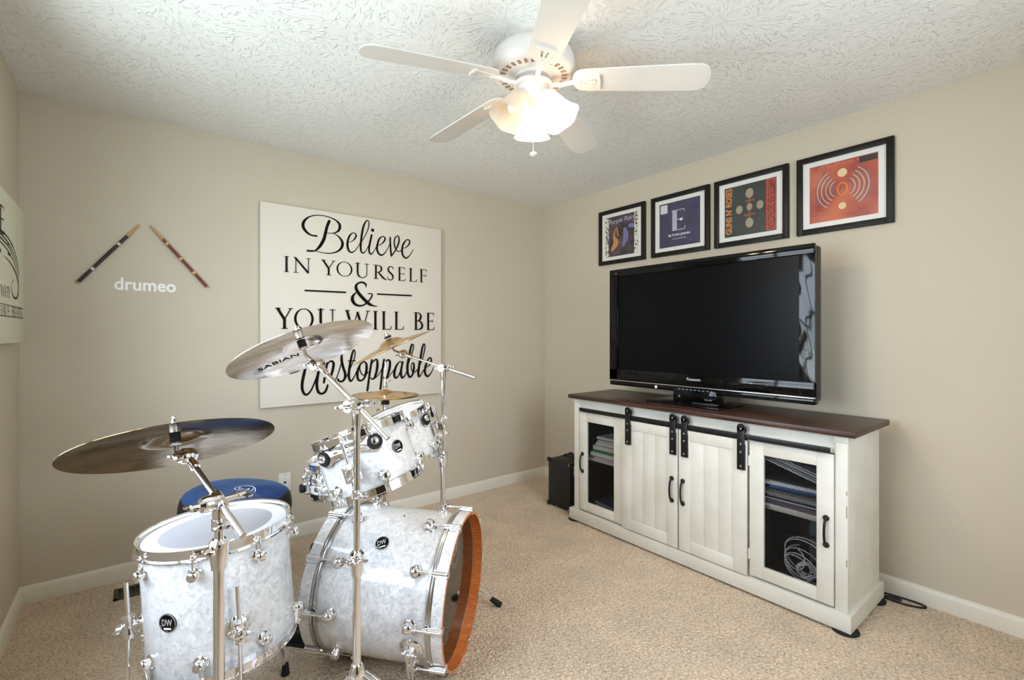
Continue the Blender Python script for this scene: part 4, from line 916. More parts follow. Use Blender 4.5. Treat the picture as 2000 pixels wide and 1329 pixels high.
for i, (dg_, mt, pw) in enumerate(SH):
    a_ = rad(dg_); e1 = V((math.cos(a_), math.sin(a_), 0)); tl = rad(33)
    ax = (e1*math.sin(tl) + V((0, 0, -math.cos(tl)))).normalized()
    o = V((FX, FY_, 2.222)) + e1*.045
    arm = MB().tube([V((FX, FY_, 2.215)) + e1*.02, o + ax*.0, o + ax*.012], .016, 14).build('lamp_arm', 'fan', fan)
    MB().lathe([(.0, -.004), (.024, -.004), (.029, .004), (.029, .016), (0, .016)], o, ax, 28).build('socket_cup', 'fan', fan)
    wave = lambda t_, h: 1 + (.045*math.sin(6*t_) if h > .12 else 0)
    prof = [(.026, .010), (.036, .022), (.043, .04), (.048, .065), (.053, .090), (.060, .112), (.069, .130), (.075, .138)]
    MB().lathe(prof, o, ax, 60, cap=False, rfun=wave).build('lamp_shade', mt, fan, sharp=70, label='frosted tulip glass shade, ' + ('lit' if pw else 'dimmer'))
    bulb = MB().lathe([(0, .012), (.012, .016), (.014, .03), (.022, .055), (.025, .075), (.020, .092), (0, .102)], o, ax, 20)
    bm_ = mat('lamp_bulb', '#fff2dc', .3)
    if pw:
        pp = bm_.node_tree.nodes['Principled BSDF']; pp.inputs['Emission Color'].default_value = (1, .80, .55, 1); pp.inputs['Emission Strength'].default_value = 4
    bulb.build('bulb', bm_, fan)
    if pw:
        l = bpy.data.lights.new('lamp_glow', 'POINT'); l.energy = pw; l.color = (1, .74, .48); l.shadow_soft_size = .035
        lo = bpy.data.objects.new('lamp_glow', l); C.objects.link(lo); lo.location = o + ax*.098
mb = MB(); 
for i in range(46): mb.sphere((FX, FY_, 2.186-.004*i), .0018, seg=6)
mb.build('pull_chain', 'fan', fan)
MB().lathe([(0, .010), (.004, .008), (.014, .001), (.015, -.004), (.009, -.011), (0, -.013)], (FX, FY_, 1.996), UPV, 20).build('pull_knob', 'fan', fan)
# ================================================================== DRUMS
def rim_pt(c, n, r, a, h):
    n, x, y = basis(n); e = x*math.cos(a)+y*math.sin(a)
    return V(c)+n*h+e*r, e, n
def badge(root, c, n, r, a, h, size=.026, up=None):
    p, e, ax = rim_pt(c, n, r, a, h)
    up = V(up) if up is not None else ax
    up = (up - e*up.dot(e)).normalized(); side = up.cross(e).normalized()
    b_ = MB().lathe([(0, -.003), (size, -.003), (size, .0015), (size*.93, .0025), (0, .0025)], p, e, 32).build('badge', 'gloss_black', root, label='round black and silver maker badge')
    MB().lathe([(size*.99, .001), (size*.99, .0028), (size*.90, .0030), (size*.90, .001)], p, e, 32, closed=True).build('badge_ring', 'steel', b_)
    text('DW', 'badge_letters', 'silver_print', b_, p+e*.0031+up*.002, side, up, size*1.25, size*.72, bold=.03)
    mb = MB(); mb.prism([(-size*.42, -size*.68), (size*.42, -size*.68), (size*.42, -size*.50), (-size*.42, -size*.50)], p+e*.0026, side, up, .0006); mb.build('badge_bar', 'white_print', b_)
def lug(root, c, n, r, a, h, hoop_h, hoop_r, s=1.0, name='lug'):
    p, e, ax = rim_pt(c, n, r, a, h)
    MB().lathe([(.0, -.004), (.019*s, -.004), (.0195*s, .002), (.017*s, .005), (.0125*s, .007), (.0125*s, .013), (.0155*s, .015), (.0160*s, .023), (.012*s, .029), (.006*s, .031), (0, .031)], p, e, 24).build(name, 'chrome', root)
    q, _, _ = rim_pt(c, n, hoop_r+.004, a, hoop_h)
    s0 = p+e*.019
    d = (q-s0); sg = 1 if d.dot(ax) > 0 else -1
    mb = MB(); mb.cyl(s0, q, .0028, seg=8); mb.cyl(s0, s0 + d*.25, .0048, seg=10)
    mb.lathe([(.0075, 0), (.0075, .003), (.0045, .004), (.0045, .011), (0, .012)], q, ax*sg, 10)
    mb.build('tension_rod', 'chrome', root)
def metal_hoop(root, c, n, r, h, sg):
    cc = V(c)+V(n).normalized()*h; ax = V(n).normalized()*sg
    MB().lathe([(r-.012, -.002), (r-.012, .0015), (r-.008, .003), (r-.0075, .013), (r-.002, .0155), (r-.002, .012), (r-.0045, .010), (r-.0045, -.012), (r+.004, -.014), (r+.005, -.017), (r-.009, -.017), (r-.009, -.002)], cc, ax, 72, closed=True).build('hoop', 'chrome', root)
def shell(root, c, n, r, L_, m='pearl', caps=True):
    n = V(n).normalized()
    MB().lathe([(r, -L_/2), (r, L_/2), (r-.006, L_/2), (r-.006, -L_/2)], c, n, 96, closed=True).build('shell', m, root)

def tom(name, lab, cat, c, n, r, L_, nl, ph, bad, off=.045, group=None, bottom_head='head_grey'):
    c = V(c); n = V(n).normalized()
    t = thing(name, lab, cat, c - n*L_/2, group)
    rs = r-.009
    shell(t, c, n, rs, L_-.016)
    metal_hoop(t, c, n, r, L_/2-.006, 1); metal_hoop(t, c, n, r, -(L_/2-.006), -1)
    MB().lathe([(0, 0), (r-.010, 0), (r-.010, -.002), (0, -.002)], c+n*(L_/2-.005), n, 72).build('batter_head', 'head', t)
    MB().lathe([(0, 0), (r-.010, 0), (r-.010, .002), (0, .002)], c-n*(L_/2-.005), n, 72).build('resonant_head', bottom_head, t)
    for i in range(nl):
        a_ = rad(ph)+2*PI*i/nl
        lug(t, c, n, rs, a_, L_/2-off, L_/2-.016, r, .9); lug(t, c, n, rs, a_, -(L_/2-off), -(L_/2-.016), r, .9)
    if bad is not None: badge(t, c, n, rs, rad(bad[0]), bad[1], .022)
    return t
def wingnut(root, p, ax, s=1.0, name='wing_nut'):
    n, x, y = basis(ax); p = V(p); mb = MB()
    mb.lathe([(0, 0), (.007*s, 0), (.007*s, .012*s), (0, .014*s)], p, n, 14)
    for sg in (1, -1): mb.lathe([(0, -.003*s), (.009*s, -.002*s), (.009*s, .002*s), (0, .003*s)], p+n*.010*s+x*sg*.013*s, y, 14)
    mb.build(name, 'chrome', root)
def clamp(root, p, ax, r, l=.035, name='clamp_collar'):
    n, x, y = basis(ax); mb = MB(); p = V(p)
    mb.lathe([(r*1.0, -l/2), (r*1.55, -l/2+.002), (r*1.65, 0), (r*1.55, l/2-.002), (r*1.0, l/2)], p, n, 20)
    mb.box(p + x*r*2.0, (r*1.6, r*1.2, l*.8), Matrix((x, y, n)).transposed(), .002)
    mb.build(name, 'chrome', root)
    wingnut(root, p + x*r*2.8, x, .9)

# -- bass drum
bc = V((-2.093, -1.426, .289)); bn = V((.658, -.752, -.030)).normalized(); BR, BL = .283, .534
bd = thing('bass_drum', 'large white pearl bass drum lying on its side with an orange front hoop', 'drum', (bc.x, bc.y, 0))
shell(bd, bc, bn, .272, BL-.092)
def wood_hoop(sg, inner, lab):
    cc = bc+bn*sg*(BL/2-.020); ax = bn*sg; r = BR
    h = MB().lathe([(r-.008, -.020), (r, -.020), (r, .020), (r-.008, .020)], cc, ax, 96, closed=True).build('hoop', 'pearl', bd, label=lab)
    MB().lathe([(r-.0086, -.0218), (r-.0086, .0201), (r-.0002, .0202), (r-.0002, .0216), (r-.0100, .0216), (r-.0100, -.0218)], cc, ax, 96, closed=True).build('hoop_inner_face', inner, h, label='orange wooden inner face' if inner == 'orange' else None)
    MB().lathe([(r, -.022), (r+.0012, -.024), (r+.0012, -.030), (r-.002, -.030)], cc, ax, 96, cap=False).build('hoop_inlay', 'steel', h)
wood_hoop(1, 'orange', 'white pearl front hoop'); wood_hoop(-1, 'pearl', 'white pearl rear hoop')
# silver flesh hoops seen just inside both wooden hoops
for sg in (1, -1):
    MB().lathe([(.272, -.062), (.2795, -.062), (.2795, -.052), (.2765, -.048), (.2765, -.041), (.272, -.041)], bc+bn*sg*(BL/2), bn*sg, 96, closed=True).build('flesh_hoop', 'steel', bd)
MB().lathe([(0, -.002), (.274, -.002), (.274, 0), (0, 0)], bc+bn*(BL/2-.042), bn, 96).build('front_head', 'clear_head', bd, label='glossy dark front head')
MB().lathe([(0, 0), (.274, 0), (.274, .002), (0, .002)], bc-bn*(BL/2-.036), bn, 96).build('batter_head', 'head', bd)
p0 = bc+bn*(BL/2-.0415); nn, xx, yy = basis(bn)
upv = (V((0, 0, 1))-bn*bn.z).normalized(); sdv = upv.cross(bn).normalized()
mb = MB()
for k_ in range(2): mb.ribbon([(.055*(1-.16*k_)*math.cos(t_), .075*(1-.16*k_)*math.sin(t_)+.15, .002) for t_ in [2*PI*i/24 for i in range(25)]], lambda u, v: p0+sdv*u+upv*v, 1)
mb.build('head_logo', 'silver_print', bd, flat=True, label='thin silver oval logo outline')
text('DW', 'head_logo', 'silver_print', bd, p0+upv*.15, sdv, upv, .055, .05)
BLA = [73, 109, 145, 181, 217, 253, 289, 325, 1, 37]
for sg in (1, -1):
    for dgr in BLA:
        a_ = rad(dgr)
        h = sg*(BL/2-.118)
        p, e, ax = rim_pt(bc, bn, .272, a_, h); ax = bn*sg
        MB().lathe([(.0, -.004), (.023, -.004), (.0235, .002), (.020, .006), (.0145, .008), (.0145, .015), (.018, .017), (.0185, .027), (.014, .033), (.007, .036), (0, .036)], p, e, 24).build('lug', 'chrome', bd)
        s0 = p+e*.022; q = rim_pt(bc, bn, BR+.012, a_, sg*(BL/2-.004))[0]
        mb = MB(); mb.cyl(s0, q, .0035, seg=10); mb.cyl(s0, s0+ax*.03, .0055, seg=10); mb.build('tension_rod', 'chrome', bd)
        tn = e.cross(ax).normalized(); R_ = Matrix((ax, tn, e)).transposed()
        mb = MB()
        mb.prism([(-.050, -.003), (-.018, -.013), (.016, -.016), (.018, -.012), (.018, .012), (.016, .016), (-.018, .013), (-.050, .003)], rim_pt(bc, bn, BR+.002, a_, sg*(BL/2-.018))[0], ax, tn, .004 if (ax.cross(tn)).dot(e) > 0 else -.004)
        mb.cyl(rim_pt(bc, bn, BR+.011, a_, sg*(BL/2-.055))[0], rim_pt(bc, bn, BR+.011, a_, sg*(BL/2+.001))[0], .0075, seg=14)
        mb.box(rim_pt(bc, bn, BR-.002, a_, sg*(BL/2+.002))[0], (.004, .022, .022), R_, .001)
        mb.build('claw_hook', 'chrome', bd)
badge(bd, bc, bn, .272, rad(127.5), -.01, .026, up=(-.2, .2, 1))
MB().lathe([(0, -.002), (.006, -.002), (.005, .002), (0, .003)], rim_pt(bc, bn, .272, rad(97), .02)[0], rim_pt(bc, bn, .272, rad(97), .02)[1], 12).build('vent_cap', 'chrome', bd)
def spur(a_deg, foot):
    p, e, ax = rim_pt(bc, bn, .272, rad(a_deg), .150)
    s = MB().lathe([(0, -.003), (.040, -.003), (.042, .002), (.038, .007), (.022, .011), (.018, .022), (0, .024)], p, e, 32).build('spur', 'chrome', bd, label='chrome folding spur leg')
    k = p+e*.026; f = V(foot); d = (f-k).normalized()
    mb = MB(); sd = d.cross(e).normalized()
    mb.box(k, (.034, .018, .030), Matrix((d, sd, d.cross(sd))).transposed(), .004); mb.cyl(k - sd*.022, k + sd*.022, .007, seg=14)
    mb.build('spur_knuckle', 'chrome', s)
    l2 = (f-k).length
    mb = MB(); mb.tube([k + sd*.007, k+d*l2*.45+sd*.008, f - d*.045 + sd*.003], .0055, 10); mb.tube([k - sd*.007, k+d*l2*.45-sd*.008, f - d*.045 - sd*.003], .0055, 10)
    mb.build('spur_leg', 'chrome', s)
    MB().cyl(f - d*.058, f, .011, .015, 16).build('rubber_foot', 'rubber', s)
spur(200, (-2.160, -1.660, .004)); spur(340, (-1.590, -1.425, .006))
# -- pedal
pd = thing('bass_drum_pedal', 'black kick pedal behind the bass drum near the throne', 'pedal', (-2.40, -1.08, 0))
pn = V((bn.x, bn.y, 0)).normalized(); ps = V((pn.y, -pn.x, 0)); Rz = Matrix((pn, -ps, V((0, 0, 1)))).transposed()
pb = bc - bn*(BL/2) ; pb.z = 0
MB().box(pb - pn*.20 + V((0, 0, .008)), (.36, .13, .012), Rz, .003).build('base_plate', 'black', pd)
MB().box(pb - pn*.22 + V((0, 0, .055)), (.27, .095, .010), Rz @ Matrix.Rotation(rad(-14), 3, 'Y'), .003).build('footboard', 'iron', pd)
mb = MB()
for s_ in (-1, 1): mb.cyl(pb - pn*.06+ps*.05*s_ + V((0, 0, .01)), pb - pn*.06+ps*.05*s_ + V((0, 0, .20)), .008)
mb.cyl(pb - pn*.06-ps*.06+V((0, 0, .20)), pb - pn*.06+ps*.06+V((0, 0, .20)), .007)
mb.build('pedal_frame', 'chrome', pd)
mb = MB(); mb.cyl(pb - pn*.06+V((0, 0, .20)), pb - pn*.10+V((0, 0, .38)), .004); mb.build('beater_shaft', 'chrome', pd)
MB().cyl(pb - pn*.125+V((0, 0, .38)), pb - pn*.065+V((0, 0, .39)), .024).build('beater', 'rubber', pd)

# -- floor tom
fc = V((-2.722, -1.442, .485)); fnn = V((-.053, .033, .998)).normalized(); FR, FL = .213, .371
ft = thing('floor_tom', 'white pearl floor tom on three chrome legs in front at the left', 'drum', (fc.x, fc.y, 0))
rs = FR-.009
shell(ft, fc, fnn, rs, FL-.016)
metal_hoop(ft, fc, fnn, FR, FL/2-.006, 1); metal_hoop(ft, fc, fnn, FR, -(FL/2-.006), -1)
hd = MB().lathe([(0, 0), (FR-.010, 0), (FR-.010, -.002), (0, -.002)], fc+fnn*(FL/2-.005), fnn, 80).build('batter_head', 'head_grey', ft)
mb = MB(); q0 = fc+fnn*(FL/2-.0046); n_, x_, y_ = basis(fnn)
for a0, a1 in ((12, 187), (193, 368)):
    for i in range(30):
        t0 = rad(a0+(a1-a0)*i/30); t1 = rad(a0+(a1-a0)*(i+1)/30)
        mb.bm.faces.new([mb.bm.verts.new(q0 + (x_*math.cos(t_)+y_*math.sin(t_))*r_) for t_, r_ in ((t0, .198), (t1, .198), (t1, .156), (t0, .156))])
mb.build('damping_ring', 'white_print', hd, flat=True, label='white ring around the head')
MB().lathe([(0, 0), (FR-.010, 0), (FR-.010, .002), (0, .002)], fc-fnn*(FL/2-.005), fnn, 72).build('resonant_head', 'head_grey', ft)
for i in range(8):
    a_ = rad(337+45*i)
    lug(ft, fc, fnn, rs, a_, .125, FL/2-.016, FR, 1.0); lug(ft, fc, fnn, rs, a_, -.125, -(FL/2-.016), FR, 1.0)
badge(ft, fc, fnn, rs, rad(314), -.005, .026)
for a_ in (3, 262, 130):
    p, e, ax = rim_pt(fc, fnn, rs, rad(a_), -.055)
    lg = MB().lathe([(0, -.004), (.034, -.004), (.034, .004), (.026, .010), (0, .012)], p, e, 28).build('leg', 'chrome', ft, label='chrome leg with clamp bracket')
    k = p+e*.034
    mb = MB(); mb.lathe([(.007, -.030), (.017, -.030), (.019, -.012), (.015, -.004), (.015, .010), (.018, .014), (.018, .030), (.007, .030)], k, ax, 20); mb.cyl(p, k, .013)
    mb.build('leg_bracket', 'chrome', lg)
    wingnut(lg, k + e*.014, e, 1.2)
    top = k + ax*.13; bt = V((k.x - ax.x*.35 + e.x*.03, k.y - ax.y*.35+e.y*.03, .018))
    mb = MB(); mb.tube([top, k, V((k.x+e.x*.004, k.y+e.y*.004, .22)), bt], .0062, 12); mb.build('leg_rod', 'chrome', lg)
    MB().cyl((bt.x, bt.y, 0), (bt.x, bt.y, .040), .015, .011).build('rubber_foot', 'rubber', lg)

# -- rack toms
def suspension(t, c, n, r, L_, a0, a1, hmid, to):
    # bent chrome bar around the shell with black grommets at its lugs, and a clamp arm reaching its stand
    n = V(n).normalized(); bm2 = MB(); N_ = 40; da = 6 if a1 > a0 else -6; a0, a1 = a0-da, a1+da
    for k in range(N_):
        A0 = rad(a0+(a1-a0)*k/N_); A1 = rad(a0+(a1-a0)*(k+1)/N_)
        f = lambda u: .017 + .016*(math.exp(-((u-.09)/.11)**2) + math.exp(-((u-.91)/.11)**2))
        for rr in (r+.012, ):
            v = []
            for (A_, u) in ((A0, k/N_), (A1, (k+1)/N_)):
                w_ = f(u); v.append((rim_pt(c, n, rr, A_, hmid-w_)[0], rim_pt(c, n, rr, A_, hmid+w_)[0]))
            w4 = [v[0][0], v[1][0], v[1][1], v[0][1]]
            bm2.bm.faces.new([bm2.bm.verts.new(q) for q in w4])
    bmesh.ops.remove_doubles(bm2.bm, verts=bm2.bm.verts[:], dist=.0002)
    sb_ = bm2.build('suspension_bracket', 'chrome', t)
    md = sb_.modifiers.new('thick', 'SOLIDIFY'); md.thickness = .004
    a0, a1 = a0+da, a1-da
    for A_ in (a0, a1):
        p, e, _ = rim_pt(c, n, r+.010, rad(A_), hmid)
        MB().lathe([(.013, 0), (.0235, 0), (.0255, .004), (.0235, .009), (.013, .010)], p, e, 32, closed=True).build('grommet', 'rubber', sb_, label='black rubber grommet ring')
    p, e, _ = rim_pt(c, n, r+.014, rad((a0+a1)/2), -.01)
    to = V(to); d = (to-p)
    mb = MB(); mb.box(p+e*.012, (.03, .05, .06), Matrix((e, n.cross(e), n)).transposed(), .004)
    mb.cyl(p+e*.01, to, .009, seg=16); mb.cyl(p+e*.02, p+e*.02+d*.3, .017, seg=18)
    mb.cyl(p+e*.02+n*.03, p+e*.02+n*.10, .006, seg=12)
    mb.build('mounting_arm', 'chrome', sb_)
    wingnut(sb_, p+e*.03, n.cross(e), 1.1)
S1 = V((-2.418, -1.808, 0)); S2 = V((-2.781, -1.872, 0)); S3 = V((-1.798, -1.253, 0))
t1c, t1n = (-2.30, -1.60, .852), (-.238, .235, .943)
t1 = tom('rack_tom', 'larger white pearl rack tom tilted above the bass drum, nearer the camera', 'drum', t1c, t1n, .165, .205, 6, -9, (18, .01), group='rack toms')
suspension(t1, V(t1c), t1n, .156, .205, -69, -9, .055, (S1.x, S1.y, .80))
t2c, t2n = (-2.015, -1.29, .838), (-.30, .10, .949)
t2 = tom('rack_tom', 'smaller white pearl rack tom tilted behind the larger one beside the right stand', 'drum', t2c, t2n, .138, .21, 8, 25.5, None, group='rack toms')
suspension(t2, V(t2c), t2n, .129, .21, 25.5, 70.5, .055, (S3.x, S3.y, .89))
# -- snare drum
sn = tom('snare_drum', 'white pearl snare drum half hidden behind the larger rack tom', 'drum', (-2.16, -1.045, .65), (-.06, .06, 1), .185, .135, 10, 8, None, off=.05)
MB().box(rim_pt((-2.16, -1.045, .65), (-.06, .06, 1), .190, rad(285), .02)[0], (.02, .03, .05), None, .004).build('strainer', 'chrome', sn)
ss = thing('snare_stand', 'chrome basket stand carrying the snare drum behind the bass drum', 'stand', (-2.16, -1.045, 0))
def tripod(root, p, zh, spread, foot_z=.012, ph=0, double=True, r=.006):
    p = V(p)
    for k in range(3):
        a_ = ph+2*PI*k/3; e = V((math.cos(a_), math.sin(a_), 0)); sd = V((-e.y, e.x, 0))
        f = V((p.x, p.y, foot_z)) + e*spread
        mb = MB(); h = V((p.x, p.y, zh))+e*.022
        mid = V((p.x, p.y, zh*.72))+e*spread*.48
        for s_ in ((-1, 1) if double else (0,)):
            mb.tube([h+sd*s_*.009, mid+sd*s_*.012+V((0, 0, .01)), f+sd*s_*.006], [r]*3, 10)
        mb.tube([V((p.x, p.y, zh*.30))+e*.018, V((p.x, p.y, zh*.40))+e*spread*.46+V((0,0,.008))], r*.9, 10)
        lg = mb.build('leg', 'chrome', root)
        MB().tube([f+V((0, 0, .012))-e*.03, f+V((0, 0, .003)), f+e*.012+V((0, 0, .002))], [.011, .014, .010], 12).build('rubber_foot', 'rubber', lg)
    mb = MB(); mb.lathe([(.013, -.03), (.024, -.03), (.026, -.01), (.020, .02), (.016, .03), (.013, .03)], (p.x, p.y, zh), (0, 0, 1), 20)
    mb.build('leg_collar', 'chrome', root); mb = MB()
    mb.lathe([(.012, -.018), (.020, -.018), (.020, .018), (.012, .018)], (p.x, p.y, zh*.30), (0, 0, 1), 18); mb.build('brace_collar', 'chrome', root)
tripod(ss, (-2.16, -1.045, 0), .30, .22, ph=1.2)
mb = MB(); mb.cyl((-2.16, -1.045, .05), (-2.16, -1.045, .55), .0125); mb.build('pole', 'chrome', ss)
for k in range(3):
    a_ = .9+2*PI*k/3; e = V((math.cos(a_), math.sin(a_), 0))
    arm = MB().tube([V((-2.16, -1.045, .54)), V((-2.16, -1.045, .565))+e*.10, V((-2.16, -1.045, .585))+e*.198, V((-2.16, -1.045, .615))+e*.204], .006, 10).build('basket_arm', 'chrome', ss)
    MB().box(V((-2.16, -1.045, .607))+e*.206, (.026, .026, .035), Matrix.Rotation(a_, 3, 'Z'), .006).build('basket_grip', 'rubber', arm)

# ================================================================== CYMBALS AND STANDS
def cymbal_profile(R_, bell=.065, hb=.026, bow=.020, th=.0014):
    top = [(.006, bow+hb), (bell*.35, bow+hb*.96), (bell*.7, bow+hb*.66), (bell*.92, bow+hb*.25), (bell*1.05, bow+hb*.04)]
    for k in range(1, 9):
        u = k/8; r_ = bell*1.05 + (R_-bell*1.05)*u; top.append((r_, bow*(1-u**1.6)))
    bot = [(r_, h-th) for r_, h in top]
    return top + bot[::-1]
def cymbal(name, lab, cat, c, n, R_, m, group=None, **k):
    pr = cymbal_profile(R_, **k)
    o = MB().lathe(pr, V((0, 0, 0)), (0, 0, 1), 96, closed=True).build(name, m, None, sharp=60)
    o.location = V(c); o.rotation_mode = 'QUATERNION'; o.rotation_quaternion = V((0, 0, 1)).rotation_difference(V(n).normalized())
    return tag(o, lab, cat, group)
def boom_stand(name, lab, base, top_z, zcollar, clampz, p_clamp, p_low, p_tilt, cy, n, r1=.0125, r2=.0105, joints=(), tri=.30, zh=.27, ph=0, boom_r=(.0085, .0085)):
    t = thing(name, lab, 'cymbal stand', (base.x, base.y, 0), 'chrome boom cymbal stands')
    bz = lambda z: V((base.x, base.y, z))
    MB().cyl(bz(.05), bz(zcollar), r1, seg=24).build('lower_pole', 'chrome', t)
    MB().cyl(bz(zcollar-.02), bz(top_z), r2, seg=24).build('upper_pole', 'chrome', t)
    MB().lathe([(r1, -.045), (r1*1.35, -.042), (r1*1.75, .0), (r1*1.75, .022), (r1*1.2, .03), (r2, .03)], bz(zcollar), (0, 0, 1), 24).build('height_collar', 'chrome', t)
    wingnut(t, bz(zcollar+.01)+V((-.02, -.012, 0)), (-.8, -.5, 0), 1.25)
    for z in joints: clamp(t, bz(z), (0, 0, 1), r2, .026)
    tripod(t, bz(0), zh, tri, ph=ph)
    pc, pl, pt = V(p_clamp), V(p_low), V(p_tilt)
    d = (pt-pl).normalized(); n_ = V(n).normalized()
    bm_ = MB(); bm_.tube([pl, pl+(pt-pl)*.33], boom_r[0], 16); bm_.tube([pl+(pt-pl)*.332, pt], boom_r[1]*.88, 16)
    bm_.build('boom_arm', 'steel', t, label='bright ribbed boom tube')
    # ratchet head at the pole top
    side = d.cross(V((0, 0, 1))).normalized()
    mb = MB(); on = pl + d*((pc-pl).dot(d))
    mb.cyl(bz(top_z-.03), bz(top_z+.012), r2*1.25, r2*1.5, 20)
    mb.lathe([(0, -.022), (.017, -.022), (.020, -.014), (.020, .014), (.017, .022), (0, .022)], on - side*.018 , side, 24)
    mb.lathe([(.009, -.022), (.014, -.022), (.016, 0), (.014, .022), (.009, .022)], on, d, 20)
    mb.cyl(on - side*.05, on + side*.045, .008, seg=14)
    mb.tube([bz(top_z), (bz(top_z)+on)*.5 + side*-.004, on - side*.012], .010, 12)
    mb.build('boom_clamp', 'chrome', t); wingnut(t, on + side*.045, side, 1.4); wingnut(t, on - side*.048, -side, 1.2)
    # tilter
    mb = MB(); sd2 = n_.cross(d).normalized()
    mb.lathe([(0, -.018), (.016, -.018), (.0205, -.010), (.0205, -.002), (.018, 0), (.0205, .002), (.0205, .010), (.016, .018), (0, .018)], pt, sd2, 28)
    mb.cyl(pt - d*.048, pt, .0115, .009, 18)
    mb.build('tilter', 'chrome', t); wingnut(t, pt+sd2*.018, sd2, 1.2)
    cc = V(cy); tp = cc + n_*.085; st = pt
    mb = MB(); mb.tube([st, cc - n_*.015, tp], [.006, .0055, .004], 12); mb.build('cymbal_rod', 'steel', t)
    MB().lathe([(.006, .0), (.014, .0), (.014, .004), (.006, .006)], cc + n_*.006, n_, 20).build('seat_washer', 'steel', t)
    MB().lathe([(.004, .0), (.013, .001), (.013, .021), (.004, .022)], cc + n_*.014, n_, 24).build('lower_felt', 'rubber', t)
    MB().lathe([(.004, .0), (.017, .001), (.017, .012), (.004, .013)], cc + n_*.050, n_, 24).build('upper_felt', 'rubber', t)
    wingnut(t, cc + n_*.064, n_, .9)
    return t
nb = (-.044, .41, .911); cb_ = V((-2.853, -1.640, .976))
cymbal('crash_cymbal', 'big dark bronze cymbal tilted over the floor tom at the far left', 'cymbal', cb_, nb, .2415, 'cym_dark')
boom_stand('cymbal_stand', 'chrome boom stand in front of the floor tom under the dark cymbal', S2, .845, .755, .867, (-2.781, -1.864, .867), (-2.745, -1.969, .814), (-2.834, -1.726, .969-.004), cb_, nb, joints=(.822,), tri=.30, ph=.4, zh=.30)
nm_ = (-.218, .371, .903); cm_ = V((-2.524, -1.646, 1.230))
cy2 = cymbal('crash_cymbal', 'bright silvery cymbal seen from below with a maker name, left of the small gold one', 'cymbal', cm_, nm_, .220, 'cym_silver')
boom_stand('cymbal_stand', 'chrome boom stand between floor tom and bass drum, tall pole before the larger rack tom', S1, 1.035, .600, 1.06, (-2.418, -1.808, 1.06), (-2.369, -1.923, .981), (-2.497, -1.687, 1.188), cm_, nm_, joints=(.80, .61), tri=.25, ph=1.35, zh=.26)
ng = (-.36, .20, .91); cg_ = V((-1.950, -1.030, 1.218))
cymbal('crash_cymbal', 'small gold cymbal seen nearly edge-on in front of the motto sign', 'cymbal', cg_, ng, .203, 'cym_gold')
boom_stand('cymbal_stand', 'chrome boom stand behind the bass drum at the right side of the kit', S3, 1.095, .70, 1.117, (-1.798, -1.253, 1.117), (-1.696, -1.373, 1.081), (-1.918, -1.081, 1.187), cg_, ng, joints=(.89, .82), tri=.16, ph=rad(40), zh=.25, r1=.0125, r2=.010, boom_r=(.0085, .006))
# maker name printed on the underside of the silver cymbal
def cym_text():
    Q = cy2.rotation_quaternion.to_matrix().inverted()
    rt = Q @ V((.121, -.033, .043)); rt.z = 0; rt.normalize()
    up = Q @ V((-.018, -.079, .028)); up.z = 0; up = (up - rt*up.dot(rt)).normalized()
    q = Q @ V((-.050, .094, -.050)); q.z = 0
    o = text('SABIAN', 'maker_name', 'ink', None, q, rt, up, .128, .026, bold=.01)
    for v in o.data.vertices:
        u = max(0, (math.hypot(v.co.x, v.co.y)-.068)/(.220-.068)); v.co.z = .020*(1-u**1.6) - .0022
    o.parent = cy2
cym_text()
# -- hi-hat
hx, hy, hz = -1.869, -.757, .952
cymbal('hi_hat_cymbal', 'upper gold hi-hat cymbal behind the rack toms', 'cymbal', (hx, hy, hz), (.01, -.02, 1), .178, 'cym_gold', group='hi-hat pair', bell=.048, hb=.017, bow=.013)
lo = cymbal('hi_hat_cymbal', 'lower gold hi-hat cymbal facing down under the upper one', 'cymbal', (hx, hy, hz-.004), (.01, -.02, -1), .178, 'cym_gold', group='hi-hat pair', bell=.048, hb=.017, bow=.013)
hs = thing('hi_hat_stand', 'chrome hi-hat stand behind the rack toms with thin pull rod', 'cymbal stand', (hx, hy, 0))
MB().cyl((hx, hy, .04), (hx, hy, .70), .0125).build('lower_pole', 'chrome', hs)
MB().cyl((hx, hy, .68), (hx, hy, .895), .0095).build('upper_pole', 'chrome', hs)
MB().cyl((hx, hy, .85), (hx, hy, 1.135), .003).build('pull_rod', 'chrome', hs)
MB().lathe([(.004, 0), (.022, 0), (.022, .016), (.004, .018)], (hx, hy, .902), (0, 0, 1), 24).build('seat_cup', 'rubber', hs)
MB().lathe([(.004, -.03), (.012, -.028), (.017, 0), (.017, .010), (.004, .010)], (hx, hy, .895), (0, 0, 1), 20).build('tilter_cup', 'chrome', hs)
wingnut(hs, (hx-.03, hy+.01, .872), (-.8, .3, 0), 1.1)
MB().lathe([(.004, 0), (.014, 0), (.014, .012), (.009, .014), (.009, .05), (.004, .052)], (hx, hy, .990), (0, 0, 1), 18).build('clutch', 'chrome', hs)
wingnut(hs, (hx+.009, hy-.008, 1.030), (.7, -.7, 0), 1.0)
tripod(hs, (hx, hy, 0), .34, .26, ph=.3)
MB().box((hx-.15, hy+.13, .045), (.26, .08, .010), Matrix.Rotation(rad(139), 3, 'Z') @ Matrix.Rotation(rad(12), 3, 'Y'), .003).build('footboard', 'steel', hs)

